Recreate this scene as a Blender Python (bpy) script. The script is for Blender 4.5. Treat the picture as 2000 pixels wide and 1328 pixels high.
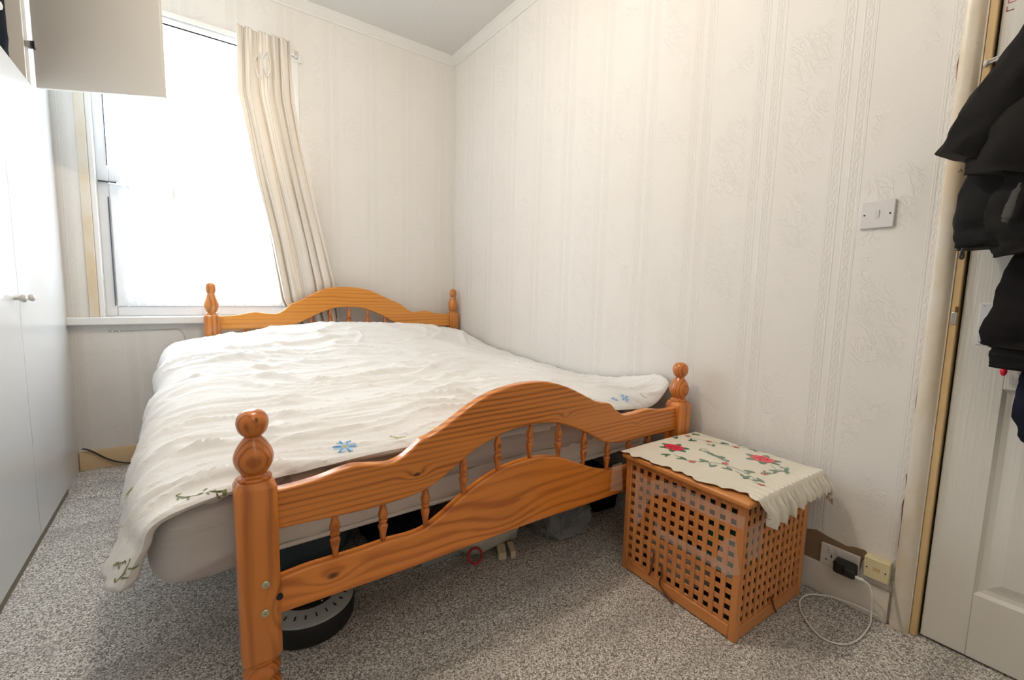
import bpy, bmesh, math, random
from mathutils import Vector, Matrix, noise
R = math.radians
random.seed(7)
S = bpy.context.scene
for o in list(bpy.data.objects):
    bpy.data.objects.remove(o)
COL = S.collection

# ------------------------------------------------------------------ camera
CAM_H = 1.03
cd = bpy.data.cameras.new('camera')
cd.sensor_fit = 'HORIZONTAL'; cd.sensor_width = 36.0
cd.lens = 860.24 / 2000 * 36.0
cd.clip_start = 0.02
cam = bpy.data.objects.new('camera', cd); COL.objects.link(cam)
yaw, pit, rol = 0.63456647, -0.10640343, 0.02423998
fwd = Vector((math.sin(yaw) * math.cos(pit), math.cos(yaw) * math.cos(pit), math.sin(pit)))
rgt0 = Vector((math.cos(yaw), -math.sin(yaw), 0)); up0 = rgt0.cross(fwd)
rgt = math.cos(rol) * rgt0 + math.sin(rol) * up0
upv = rgt.cross(fwd)
m = Matrix((rgt, upv, -fwd)).transposed().to_4x4()
m.translation = Vector((0, 0, CAM_H))
cam.matrix_world = m
S.camera = cam

# ------------------------------------------------------------------ light
S.view_settings.view_transform = 'Standard'
S.view_settings.look = 'None'
S.view_settings.gamma = 1.0
S.view_settings.use_curve_mapping = False
S.view_settings.exposure = -0.45
w = bpy.data.worlds.new('sky'); S.world = w; w.use_nodes = True
w.node_tree.nodes['Background'].inputs[0].default_value = (0.86, 0.93, 1.0, 1)
w.node_tree.nodes['Background'].inputs[1].default_value = 5.0

def lamp(name, kind, loc, energy, color, size=0.1, rot=(0, 0, 0), size_y=None):
    d = bpy.data.lights.new(name, kind); d.energy = energy; d.color = color
    if kind == 'AREA':
        d.shape = 'RECTANGLE'; d.size = size; d.size_y = size_y or size
    else:
        d.shadow_soft_size = size
    o = bpy.data.objects.new(name, d); COL.objects.link(o); o.location = loc; o.rotation_euler = rot
    return o
# daylight entering through the window, just outside its panes
lamp('window_daylight', 'AREA', (0.10, 3.52, 1.66), 64, (0.82, 0.93, 1.0), 1.0, (R(-90), 0, 0), 1.5)
# the room's ceiling bulb, above the foot of the bed
lamp('ceiling_bulb', 'POINT', (0.36, 1.385, 2.72), 62, (1.0, 0.86, 0.70), 0.035)
# soft fill light added behind the camera to lift front-facing surfaces
lamp('rear_fill_light', 'POINT', (0.2, -0.5, 2.45), 12, (1.0, 0.90, 0.78), 0.3)

# ------------------------------------------------------------------ node helper
class G:
    def __init__(s, name, rough=0.5, color=None, spec=0.5):
        s.m = bpy.data.materials.new(name); s.m.use_nodes = True
        s.nt = s.m.node_tree; s.b = s.nt.nodes['Principled BSDF']
        s.out = s.nt.nodes['Material Output']
        s.b.inputs['Roughness'].default_value = rough
        s.b.inputs['Specular IOR Level'].default_value = spec
        if color: s.b.inputs['Base Color'].default_value = (*color, 1)
    def n(s, t, **kw):
        x = s.nt.nodes.new(t)
        for k, v in kw.items():
            setattr(x, k, v)
        return x
    def put(s, sock, v):
        if hasattr(v, 'is_linked'): s.nt.links.new(v, sock)
        elif isinstance(v, (tuple, list)) and len(v) == 3 and sock.type == 'RGBA': sock.default_value = (*v, 1)
        else: sock.default_value = v
    def ma(s, op, *a):
        x = s.n('ShaderNodeMath', operation=op)
        for i, v in enumerate(a): s.put(x.inputs[i], v)
        return x.outputs[0]
    def coord(s, kind='Object'):
        return s.n('ShaderNodeTexCoord').outputs[kind]
    def mapped(s, v, scale=(1, 1, 1), loc=(0, 0, 0), rot=(0, 0, 0)):
        x = s.n('ShaderNodeMapping'); s.put(x.inputs[0], v)
        x.inputs['Location'].default_value = loc; x.inputs['Rotation'].default_value = rot; x.inputs['Scale'].default_value = scale
        return x.outputs[0]
    def noise(s, v, scale, detail=3, rough=0.5, dist=0.0):
        x = s.n('ShaderNodeTexNoise'); s.put(x.inputs['Vector'], v)
        x.inputs['Scale'].default_value = scale; x.inputs['Detail'].default_value = detail
        x.inputs['Roughness'].default_value = rough; x.inputs['Distortion'].default_value = dist
        return x.outputs['Fac']
    def sep(s, v):
        x = s.n('ShaderNodeSeparateXYZ'); s.put(x.inputs[0], v); return x.outputs
    def ss(s, v, a, b, lo=0.0, hi=1.0):
        x = s.n('ShaderNodeMapRange', interpolation_type='SMOOTHSTEP')
        s.put(x.inputs[0], v); x.inputs[1].default_value = a; x.inputs[2].default_value = b
        x.inputs[3].default_value = lo; x.inputs[4].default_value = hi
        return x.outputs[0]
    def mix(s, f, a, b):
        x = s.n('ShaderNodeMix', data_type='RGBA')
        s.put(x.inputs[0], f); s.put(x.inputs[6], a); s.put(x.inputs[7], b)
        return x.outputs[2]
    def ramp(s, f, stops):
        x = s.n('ShaderNodeValToRGB'); s.put(x.inputs[0], f)
        e = x.color_ramp.elements
        while len(e) < len(stops): e.new(0.5)
        for i, (p, c) in enumerate(stops): e[i].position = p; e[i].color = (*c, 1)
        return x.outputs[0]
    def bump(s, hgt, dist=0.002, strength=1.0):
        x = s.n('ShaderNodeBump'); s.put(x.inputs['Height'], hgt)
        x.inputs['Distance'].default_value = dist; x.inputs['Strength'].default_value = strength
        s.nt.links.new(x.outputs[0], s.b.inputs['Normal'])
    def base(s, c): s.put(s.b.inputs['Base Color'], c)

def simple(name, color, rough=0.5, var=0.0, scale=20, bump=0.0, bscale=80, spec=0.5, metal=0.0):
    g = G(name, rough, color, spec); g.b.inputs['Metallic'].default_value = metal
    v = g.coord()
    if var:
        f = g.noise(v, scale, 4)
        g.base(g.mix(f, tuple(c * (1 - var) for c in color), tuple(min(1, c * (1 + var)) for c in color)))
    if bump:
        g.bump(g.noise(v, bscale, 4), bump)
    return g.m

def wallpaper(name, along, centre):
    g = G(name, 0.75, spec=0.25)
    v = g.coord(); xyz = g.sep(v)
    a = xyz[along]; z = xyz[2]
    t = g.ma('MULTIPLY', g.ma('SUBTRACT', a, centre), 1 / 0.27)
    d = g.ma('MULTIPLY', g.ma('SUBTRACT', g.ma('FRACT', g.ma('ADD', t, 0.5)), 0.5), 0.27)
    ad = g.ma('ABSOLUTE', d)
    e = g.ma('SUBTRACT', ad, 0.027)
    sn = g.ma('MULTIPLY', g.ma('SINE', g.ma('MULTIPLY', z, 2 * math.pi / 0.062)), 0.0065)
    def line(x, wid):
        return g.ss(g.ma('ABSOLUTE', x), wid * 0.35, wid, 1, 0)
    b1 = line(g.ma('SUBTRACT', e, sn), 0.0028)
    b2 = line(g.ma('ADD', e, sn), 0.0028)
    b3 = line(g.ma('SUBTRACT', g.ma('ABSOLUTE', g.ma('SUBTRACT', e, sn)), 0.0045), 0.0018)
    braid = g.ma('MAXIMUM', g.ma('MAXIMUM', b1, b2), g.ma('MULTIPLY', b3, 0.6))
    inb = g.ss(g.ma('ABSOLUTE', e), 0.010, 0.012, 1, 0)
    ridge = g.ma('ADD', g.ma('ADD', line(g.ma('SUBTRACT', ad, 0.0415), 0.004), line(g.ma('SUBTRACT', ad, 0.0465), 0.0025)), line(g.ma('SUBTRACT', ad, 0.0125), 0.0035))
    stripes = g.ma('ADD', g.ma('MULTIPLY', braid, inb), ridge)
    flor = g.ss(ad, 0.055, 0.075)
    vv = g.mapped(v, (1, 1, 1) if along == 1 else (1, 1, 1), rot=(R(38), 0, 0) if along == 1 else (0, R(38), 0))
    vs = g.mapped(vv, (1, 1, 0.42) if along == 1 else (0.42, 1, 1))
    n1 = g.noise(vs, 34, 2.5, 0.5, 1.6)
    leaf = g.ss(g.ma('ABSOLUTE', g.ma('SUBTRACT', n1, 0.5)), 0.0, 0.05, 1, 0)
    clump = g.ss(g.noise(v, 7.0, 1.5), 0.42, 0.56)
    leaf = g.ma('MULTIPLY', g.ma('MULTIPLY', leaf, flor), clump)
    grain = g.noise(v, 170, 3, 0.6)
    hh = g.ma('ADD', g.ma('ADD', g.ma('MULTIPLY', stripes, 0.95), g.ma('MULTIPLY', leaf, 1.0)), g.ma('MULTIPLY', grain, 0.30))
    g.bump(hh, 0.0018, 0.58)
    st = g.ss(g.noise(g.mapped(v, (1, 1, 0.25)), 2.2, 3), 0.45, 0.75)
    c = g.mix(g.ma('MULTIPLY', st, 0.4), (0.79, 0.775, 0.75), (0.76, 0.71, 0.65))
    g.base(c)
    return g.m

def pine(name, grain='X', freq=260.0, knots=(), light=(0.60, 0.225, 0.045), dark=(0.26, 0.070, 0.012), amp=6.0, rough=0.28, across=None, band=0.75):
    g = G(name, rough)
    g.b.inputs['Coat Weight'].default_value = 0.25; g.b.inputs['Coat Roughness'].default_value = 0.15
    v = g.coord(); xyz = g.sep(v)
    if grain == 'X': sc = (1.3, 7, 7); fs = (6, 160, 160); ax = across or ((2, 1.0), (1, 0.35))
    elif grain == 'Y': sc = (7, 1.3, 7); fs = (160, 6, 160); ax = across or ((2, 1.0), (0, 0.35))
    else: sc = (7, 7, 1.3); fs = (160, 160, 6); ax = across or ((0, 1.0), (1, 0.55))
    ph = g.ma('ADD', g.ma('MULTIPLY', xyz[ax[0][0]], ax[0][1] * freq), g.ma('MULTIPLY', xyz[ax[1][0]], ax[1][1] * freq))
    ph = g.ma('ADD', ph, g.ma('MULTIPLY', g.noise(g.mapped(v, sc), 1.6, 2.5), amp))
    fine = tuple(q * (5 if q > 3 else 1.5) for q in sc)
    ph = g.ma('ADD', ph, g.ma('MULTIPLY', g.noise(g.mapped(v, fine), 1.0, 2), 5.0))
    core = None
    for (kx, ky, kz, kr) in knots:
        vd = g.n('ShaderNodeVectorMath', operation='SUBTRACT'); g.put(vd.inputs[0], v); vd.inputs[1].default_value = (kx, ky, kz)
        stretch = {'X': (0.55, 1, 1), 'Y': (1, 0.55, 1), 'Z': (1, 1, 0.55)}[grain]
        le = g.n('ShaderNodeVectorMath', operation='LENGTH'); g.put(le.inputs[0], g.mapped(vd.outputs[0], stretch))
        q = g.ma('DIVIDE', le.outputs['Value'], kr)
        gs = g.ma('EXPONENT', g.ma('MULTIPLY', g.ma('MULTIPLY', q, q), -0.5))
        ph = g.ma('ADD', ph, g.ma('MULTIPLY', gs, 9.0))
        k = g.ss(q, 0.22, 0.55, 1, 0) if kr < .03 else g.ss(q, 0.05, 1.2, .12, 0)
        core = k if core is None else g.ma('MAXIMUM', core, k)
    bd = g.ma('POWER', g.ma('ADD', 0.5, g.ma('MULTIPLY', g.ma('SINE', ph), 0.5)), 2.2)
    bd = g.ma('MULTIPLY', bd, g.ss(g.noise(g.mapped(v, fine), 0.6, 2), 0.30, 0.62, 0.25, 1.1))
    fib = g.noise(g.mapped(v, fs), 1.0, 3)
    tone = g.noise(g.mapped(v, sc), 1.1, 2)
    f = g.ma('ADD', g.ma('MULTIPLY', bd, band), g.ma('MULTIPLY', g.ma('SUBTRACT', fib, 0.5), 0.35))
    f = g.ma('ADD', f, g.ma('MULTIPLY', g.ma('SUBTRACT', tone, 0.5), 0.5))
    x = g.n('ShaderNodeClamp'); g.put(x.inputs[0], f)
    c = g.mix(x.outputs[0], light, dark)
    if core is not None: c = g.mix(g.ma('MULTIPLY', core, 0.85), c, (0.035, 0.012, 0.006))
    g.base(c)
    g.bump(bd, 0.0004, 0.5)
    return g.m

def fabric(name, color, rough=0.9, weave=900, bump=0.0004, var=0.08, trans=0.0, crease=0.0):
    g = G(name, rough, spec=0.15)
    v = g.coord()
    f = g.noise(v, 6, 4)
    g.base(g.mix(f, tuple(c * (1 - var) for c in color), tuple(min(1, c * (1 + var)) for c in color)))
    h = g.noise(v, weave, 2)
    if crease:
        n = g.noise(g.mapped(v, (1, 2.2, 1.5)), 9, 5, 0.55, 0.8)
        h = g.ma('ADD', g.ma('MULTIPLY', h, 0.15), g.ma('MULTIPLY', g.ss(g.ma('ABSOLUTE', g.ma('SUBTRACT', n, 0.5)), 0, 0.12, 1, 0), crease))
    g.bump(h, bump if not crease else 0.004, 0.7)
    if trans:
        tr = g.n('ShaderNodeBsdfTranslucent'); tr.inputs[0].default_value = (*color, 1)
        mx = g.n('ShaderNodeMixShader'); mx.inputs[0].default_value = trans
        g.nt.links.new(g.b.outputs[0], mx.inputs[1]); g.nt.links.new(tr.outputs[0], mx.inputs[2])
        g.nt.links.new(mx.outputs[0], g.out.inputs[0])
    return g.m

def clear(name, alpha, color=(0.9, 0.9, 0.9), rough=0.08):
    g = G(name, rough, color)
    tr = g.n('ShaderNodeBsdfTransparent')
    mx = g.n('ShaderNodeMixShader')
    g.put(mx.inputs[0], alpha)
    g.nt.links.new(tr.outputs[0], mx.inputs[1]); g.nt.links.new(g.b.outputs[0], mx.inputs[2])
    g.nt.links.new(mx.outputs[0], g.out.inputs[0])
    return g

M = {}
M['paper_right'] = wallpaper('wallpaper_right', 1, 0.575)
M['paper_back'] = wallpaper('wallpaper_back', 0, 1.11)
M['ceiling'] = simple('ceiling_paint', (0.74, 0.73, 0.70), 0.85, 0.03, 3, 0.0015, 240, 0.2)
M['plain_wall'] = simple('plain_wall', (0.74, 0.72, 0.68), 0.85, 0.03, 3, 0.001, 200, 0.2)

g = G('carpet', 0.95, spec=0.05)
v = g.coord()
n2 = g.noise(v, 120, 3, 0.6); n3 = g.noise(g.mapped(v, (0.8, 4.0, 1), rot=(0, 0, R(8))), 1.7, 4)
vo = g.n('ShaderNodeTexVoronoi'); g.put(vo.inputs['Vector'], v); vo.inputs['Scale'].default_value = 310
tuft = g.sep(vo.outputs['Color'])[0]
f = g.ma('ADD', g.ma('MULTIPLY', tuft, 0.62), g.ma('MULTIPLY', n2, 0.45))
c = g.ramp(f, [(0.20, (0.13, 0.123, 0.118)), (0.42, (0.33, 0.313, 0.295)), (0.58, (0.56, 0.535, 0.505)), (0.80, (0.88, 0.855, 0.82))])
c = g.mix(g.ss(n3, 0.46, 0.66, 0.0, 0.28), c, (0.20, 0.19, 0.18))
g.base(c); g.bump(f, 0.004, 0.6)
M['carpet'] = g.m

def aged(name, color, old, amt=0.5, rough=0.35, chips=True):
    g = G(name, rough); v = g.coord()
    f = g.ss(g.noise(g.mapped(v, (1, 1, 0.5)), 5, 5, 0.65), 0.38, 0.66)
    c = g.mix(g.ma('MULTIPLY', f, amt), color, old)
    if chips:
        c = g.mix(g.ss(g.noise(v, 26, 4, 0.7), 0.70, 0.75), c, (0.30, 0.17, 0.08))
    g.base(c); g.bump(g.noise(v, 40, 4), 0.001)
    return g.m
M['gloss_old'] = aged('aged_gloss', (0.72, 0.68, 0.60), (0.66, 0.50, 0.29), 0.7)
M['gloss_yellow'] = aged('yellowed_gloss', (0.66, 0.48, 0.25), (0.60, 0.39, 0.17), 0.6)
M['skirt_white'] = aged('skirting_white', (0.74, 0.71, 0.66), (0.60, 0.53, 0.43), 0.5)
M['skirt_tan'] = aged('skirting_tan', (0.66, 0.50, 0.30), (0.62, 0.45, 0.25), 0.5)
M['cornice'] = simple('cornice_paint', (0.78, 0.775, 0.75), 0.6, 0.02, 5)
M['white_gloss'] = simple('white_gloss', (0.82, 0.82, 0.81), 0.25)
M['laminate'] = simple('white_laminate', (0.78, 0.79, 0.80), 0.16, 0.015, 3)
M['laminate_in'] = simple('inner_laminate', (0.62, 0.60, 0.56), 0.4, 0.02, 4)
M['knob'] = simple('knob_backlit', (0.56, 0.54, 0.50), 0.35)  # white knobs, greyed in the colour itself to look backlit
M['plinth'] = simple('brown_edge', (0.20, 0.165, 0.11), 0.5)
M['pvc'] = simple('white_pvc', (0.85, 0.87, 0.90), 0.22)
M['gasket'] = simple('dark_gasket', (0.05, 0.06, 0.08), 0.6)
M['glass'] = clear('window_glass', 0.06, (0.9, 0.95, 1.0), 0.02).m
gn = G('net', 0.9, (0.92, 0.93, 0.95), 0.1)
tr = gn.n('ShaderNodeBsdfTransparent'); tl = gn.n('ShaderNodeBsdfTranslucent'); tl.inputs[0].default_value = (0.93, 0.95, 0.97, 1)
m1 = gn.n('ShaderNodeMixShader'); m1.inputs[0].default_value = 0.6
gn.nt.links.new(gn.b.outputs[0], m1.inputs[1]); gn.nt.links.new(tl.outputs[0], m1.inputs[2])
m2 = gn.n('ShaderNodeMixShader'); m2.inputs[0].default_value = 0.33
gn.nt.links.new(tr.outputs[0], m2.inputs[1]); gn.nt.links.new(m1.outputs[0], m2.inputs[2])
gn.nt.links.new(m2.outputs[0], gn.out.inputs[0])
M['net'] = gn.m

g = G('curtain_fabric', 0.85, spec=0.1)
uv = g.sep(g.coord('UV'))
t = g.ma('FRACT', g.ma('MULTIPLY', uv[0], 7.0))
s1 = g.ss(g.ma('ABSOLUTE', g.ma('SUBTRACT', t, 0.30)), 0.03, 0.05, 1, 0)
s2 = g.ss(g.ma('ABSOLUTE', g.ma('SUBTRACT', t, 0.62)), 0.012, 0.022, 1, 0)
c = g.mix(g.ma('MULTIPLY', s1, 0.6), (0.86, 0.82, 0.76), (0.68, 0.50, 0.30))
c = g.mix(g.ma('MULTIPLY', s2, 0.7), c, (0.34, 0.36, 0.38))
g.base(c)
g.bump(g.noise(g.coord(), 700, 2), 0.0004)
tl = g.n('ShaderNodeBsdfTranslucent'); g.put(tl.inputs[0], g.mix(0.35, c, (0.90, 0.62, 0.30)))
mx = g.n('ShaderNodeMixShader'); mx.inputs[0].default_value = 0.13
g.nt.links.new(g.b.outputs[0], mx.inputs[1]); g.nt.links.new(tl.outputs[0], mx.inputs[2]); g.nt.links.new(mx.outputs[0], g.out.inputs[0])
M['curtain'] = g.m

M['duvet'] = fabric('duvet_cotton', (0.79, 0.795, 0.80), 0.9, 900, 0.0003, 0.025, crease=0.30)
g = G('sheet_grey', 0.85, (0.58, 0.56, 0.56), 0.15); v = g.coord()
wv = g.noise(g.mapped(v, (1.6, 1.0, 22), rot=(0, R(20), 0)), 1.0, 3, 0.5, 0.6)
g.bump(g.ss(wv, 0.48, 0.68), 0.004, 0.35); M['sheet'] = g.m
M['ticking'] = fabric('mattress_ticking', (0.84, 0.84, 0.81), 0.8, 300, 0.0008, 0.03)
M['print_blue'] = simple('print_blue', (0.16, 0.40, 0.80), 0.9, 0.25, 120)
M['print_pale_blue'] = simple('print_pale_blue', (0.50, 0.66, 0.86), 0.9, 0.2, 120)
M['print_green'] = simple('print_green', (0.22, 0.26, 0.13), 0.9, 0.2, 120)
M['print_yellow'] = simple('print_yellow', (0.62, 0.62, 0.30), 0.9)
M['pine_rail'] = pine('pine_rail', 'X', 400, [(-0.42, -1.03, .535, .014), (.12, -1.03, .612, .012), (.50, -1.03, .53, .010)], light=(0.72, 0.25, 0.042), dark=(0.33, 0.080, 0.011), amp=6.0)
M['pine_low'] = pine('pine_low_rail', 'X', 190, [(-0.64, -1.03, 0.325, 0.022), (-0.12, -1.03, 0.33, 0.05)], light=(0.80, 0.27, 0.045), dark=(0.44, 0.105, 0.014), amp=15.0, band=0.7)
M['pine_head'] = pine('pine_head_rail', 'X', 260, (), light=(0.70, 0.29, 0.045), dark=(0.42, 0.13, 0.016), amp=7.0, band=0.6)
M['pine_post'] = pine('pine_post', 'Z', 170, [(-0.76, -1.05, 0.30, 0.02)], amp=5.0, light=(0.68, 0.23, 0.040), dark=(0.34, 0.085, 0.012))
M['pine_turn'] = pine('pine_turned', 'Z', 620, [(-.792, -1.036, .748, .012)], amp=3.0, light=(0.62, 0.195, 0.034), dark=(0.25, 0.055, 0.009), across=((1, 1.0), (0, 0.12)))
M['pine_turn_far'] = pine('pine_turned_far', 'Z', 230, [(0.0, -0.04, 0.77, 0.016)], amp=4.0, light=(0.58, 0.22, 0.045), dark=(0.32, 0.09, 0.016))
M['acacia_z'] = pine('hamper_slat', 'Z', 120, (), amp=4.0, light=(0.66, 0.265, 0.080), dark=(0.44, 0.145, 0.036), rough=0.42, band=0.5)
M['acacia_x'] = pine('hamper_rail', 'X', 120, (), amp=4.0, light=(0.64, 0.25, 0.07), dark=(0.42, 0.135, 0.034), rough=0.42, band=0.5)
M['acacia_y'] = pine('hamper_rail_side', 'Y', 120, (), amp=4.0, light=(0.66, 0.265, 0.075), dark=(0.44, 0.145, 0.036), rough=0.42, band=0.5)
M['bolt'] = simple('bolt_brass', (0.55, 0.56, 0.40), 0.35, metal=0.8)
M['dark'] = simple('black_gap', (0.012, 0.012, 0.014), 0.7)
M['cloth'] = fabric('cream_cloth', (0.84, 0.80, 0.70), 0.9, 700, 0.0004, 0.05, trans=0.12, crease=0.10)
M['rose'] = simple('rose_red', (0.66, 0.02, 0.06), 0.85, 0.35, 90)
M['rose_pale'] = simple('rose_faded', (0.72, 0.16, 0.17), 0.85, 0.3, 90)
M['rose_deep'] = simple('rose_deep_red', (0.36, 0.008, 0.03), 0.85, 0.2, 90)
M['bud'] = simple('bud_red', (0.60, 0.14, 0.14), 0.85, 0.2, 90)
M['leafg'] = simple('leaf_green', (0.06, 0.17, 0.09), 0.85, 0.25, 60)
M['leafpale'] = simple('leaf_faded', (0.20, 0.29, 0.22), 0.85, 0.2, 60)
M['tape'] = clear('clear_tape', 0.24, (0.88, 0.80, 0.75), 0.16).m
g = clear('crumpled_plastic', 0.42, (0.55, 0.58, 0.60), 0.12); g.bump(g.noise(g.coord(), 24, 5, 0.6, 1.0), 0.02); M['plastic_bag'] = g.m
M['switch'] = simple('switch_white', (0.70, 0.69, 0.70), 0.3)
M['switch_side'] = simple('switch_rocker', (0.68, 0.66, 0.66), 0.35)
M['socket'] = simple('socket_white', (0.74, 0.72, 0.70), 0.35)
M['phone'] = simple('yellowed_plastic', (0.74, 0.66, 0.42), 0.4, 0.03, 8)
M['black_plastic'] = simple('black_plastic', (0.012, 0.012, 0.013), 0.45)
M['white_cable'] = simple('white_cable', (0.85, 0.83, 0.80), 0.4)
M['grey_cable'] = simple('grey_cable', (0.45, 0.42, 0.34), 0.5)
M['black_cable'] = simple('black_cable', (0.015, 0.015, 0.016), 0.5)
M['brown_paper'] = simple('torn_brown_paper', (0.25, 0.165, 0.10), 0.9, 0.25, 14)
g = G('door_woodgrain', 0.35, (0.70, 0.69, 0.645)); v = g.coord()
g.bump(g.noise(g.mapped(v, (1, 150, 4)), 1.0, 3, 0.5, 0.7), 0.0012, 0.8); M['door'] = g.m
M['plate'] = simple('white_plate', (0.72, 0.73, 0.76), 0.3, 0.05, 30)
M['steel'] = simple('steel', (0.55, 0.55, 0.56), 0.3, metal=1.0)
M['jacket'] = fabric('black_jacket', (0.006, 0.0058, 0.006), 0.7, 500, 0.0006, 0.2)
M['jacket_grey'] = fabric('charcoal_jacket', (0.011, 0.0105, 0.010), 0.75, 500, 0.0006, 0.2)
M['lining'] = fabric('grey_lining', (0.06, 0.06, 0.056), 0.7, 400, 0.002, 0.3)
M['jersey'] = fabric('black_jersey', (0.006, 0.0055, 0.0058), 0.85, 600, 0.0006, 0.2)
M['jersey_rib'] = fabric('black_rib', (0.008, 0.008, 0.009), 0.9, 600, 0.0006, 0.2)
M['red'] = simple('red_plastic', (0.75, 0.01, 0.05), 0.35)
M['red_ink'] = simple('red_ink', (0.62, 0.14, 0.14), 0.8)
M['string'] = simple('white_string', (0.66, 0.66, 0.63), 0.7)
M['leather'] = simple('brown_cord', (0.16, 0.045, 0.015), 0.6)
M['grey_ring'] = simple('grey_ring', (0.40, 0.42, 0.42), 0.4)
M['rubber'] = simple('black_rubber', (0.012, 0.012, 0.012), 0.55)
M['navy'] = fabric('navy_cloth', (0.008, 0.011, 0.022), 0.9, 300, 0.001, 0.3)
M['denim'] = fabric('grey_blue_cloth', (0.085, 0.115, 0.14), 0.9, 300, 0.001, 0.3)
M['card'] = simple('grey_card', (0.33, 0.38, 0.38), 0.6, 0.1, 10)
M['bagwhite'] = simple('printed_bag', (0.62, 0.60, 0.54), 0.3, 0.25, 9, 0.006, 14)
M['bag_red'] = simple('bag_red_print', (0.45, 0.03, 0.03), 0.4)
M['bag_cream'] = simple('bag_cream_print', (0.72, 0.62, 0.44), 0.4, 0.1, 30)
M['teal'] = fabric('teal_cloth', (0.05, 0.30, 0.27), 0.9, 400, 0.001, 0.3)
M['white_cloth'] = fabric('white_cloth', (0.78, 0.77, 0.75), 0.9, 400, 0.001, 0.1)
M['grey_cloth'] = fabric('grey_cloth', (0.07, 0.063, 0.056), 0.9, 400, 0.001, 0.3)
M['curtain_rail'] = simple('curtain_rail', (0.58, 0.55, 0.48), 0.4)

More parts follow.
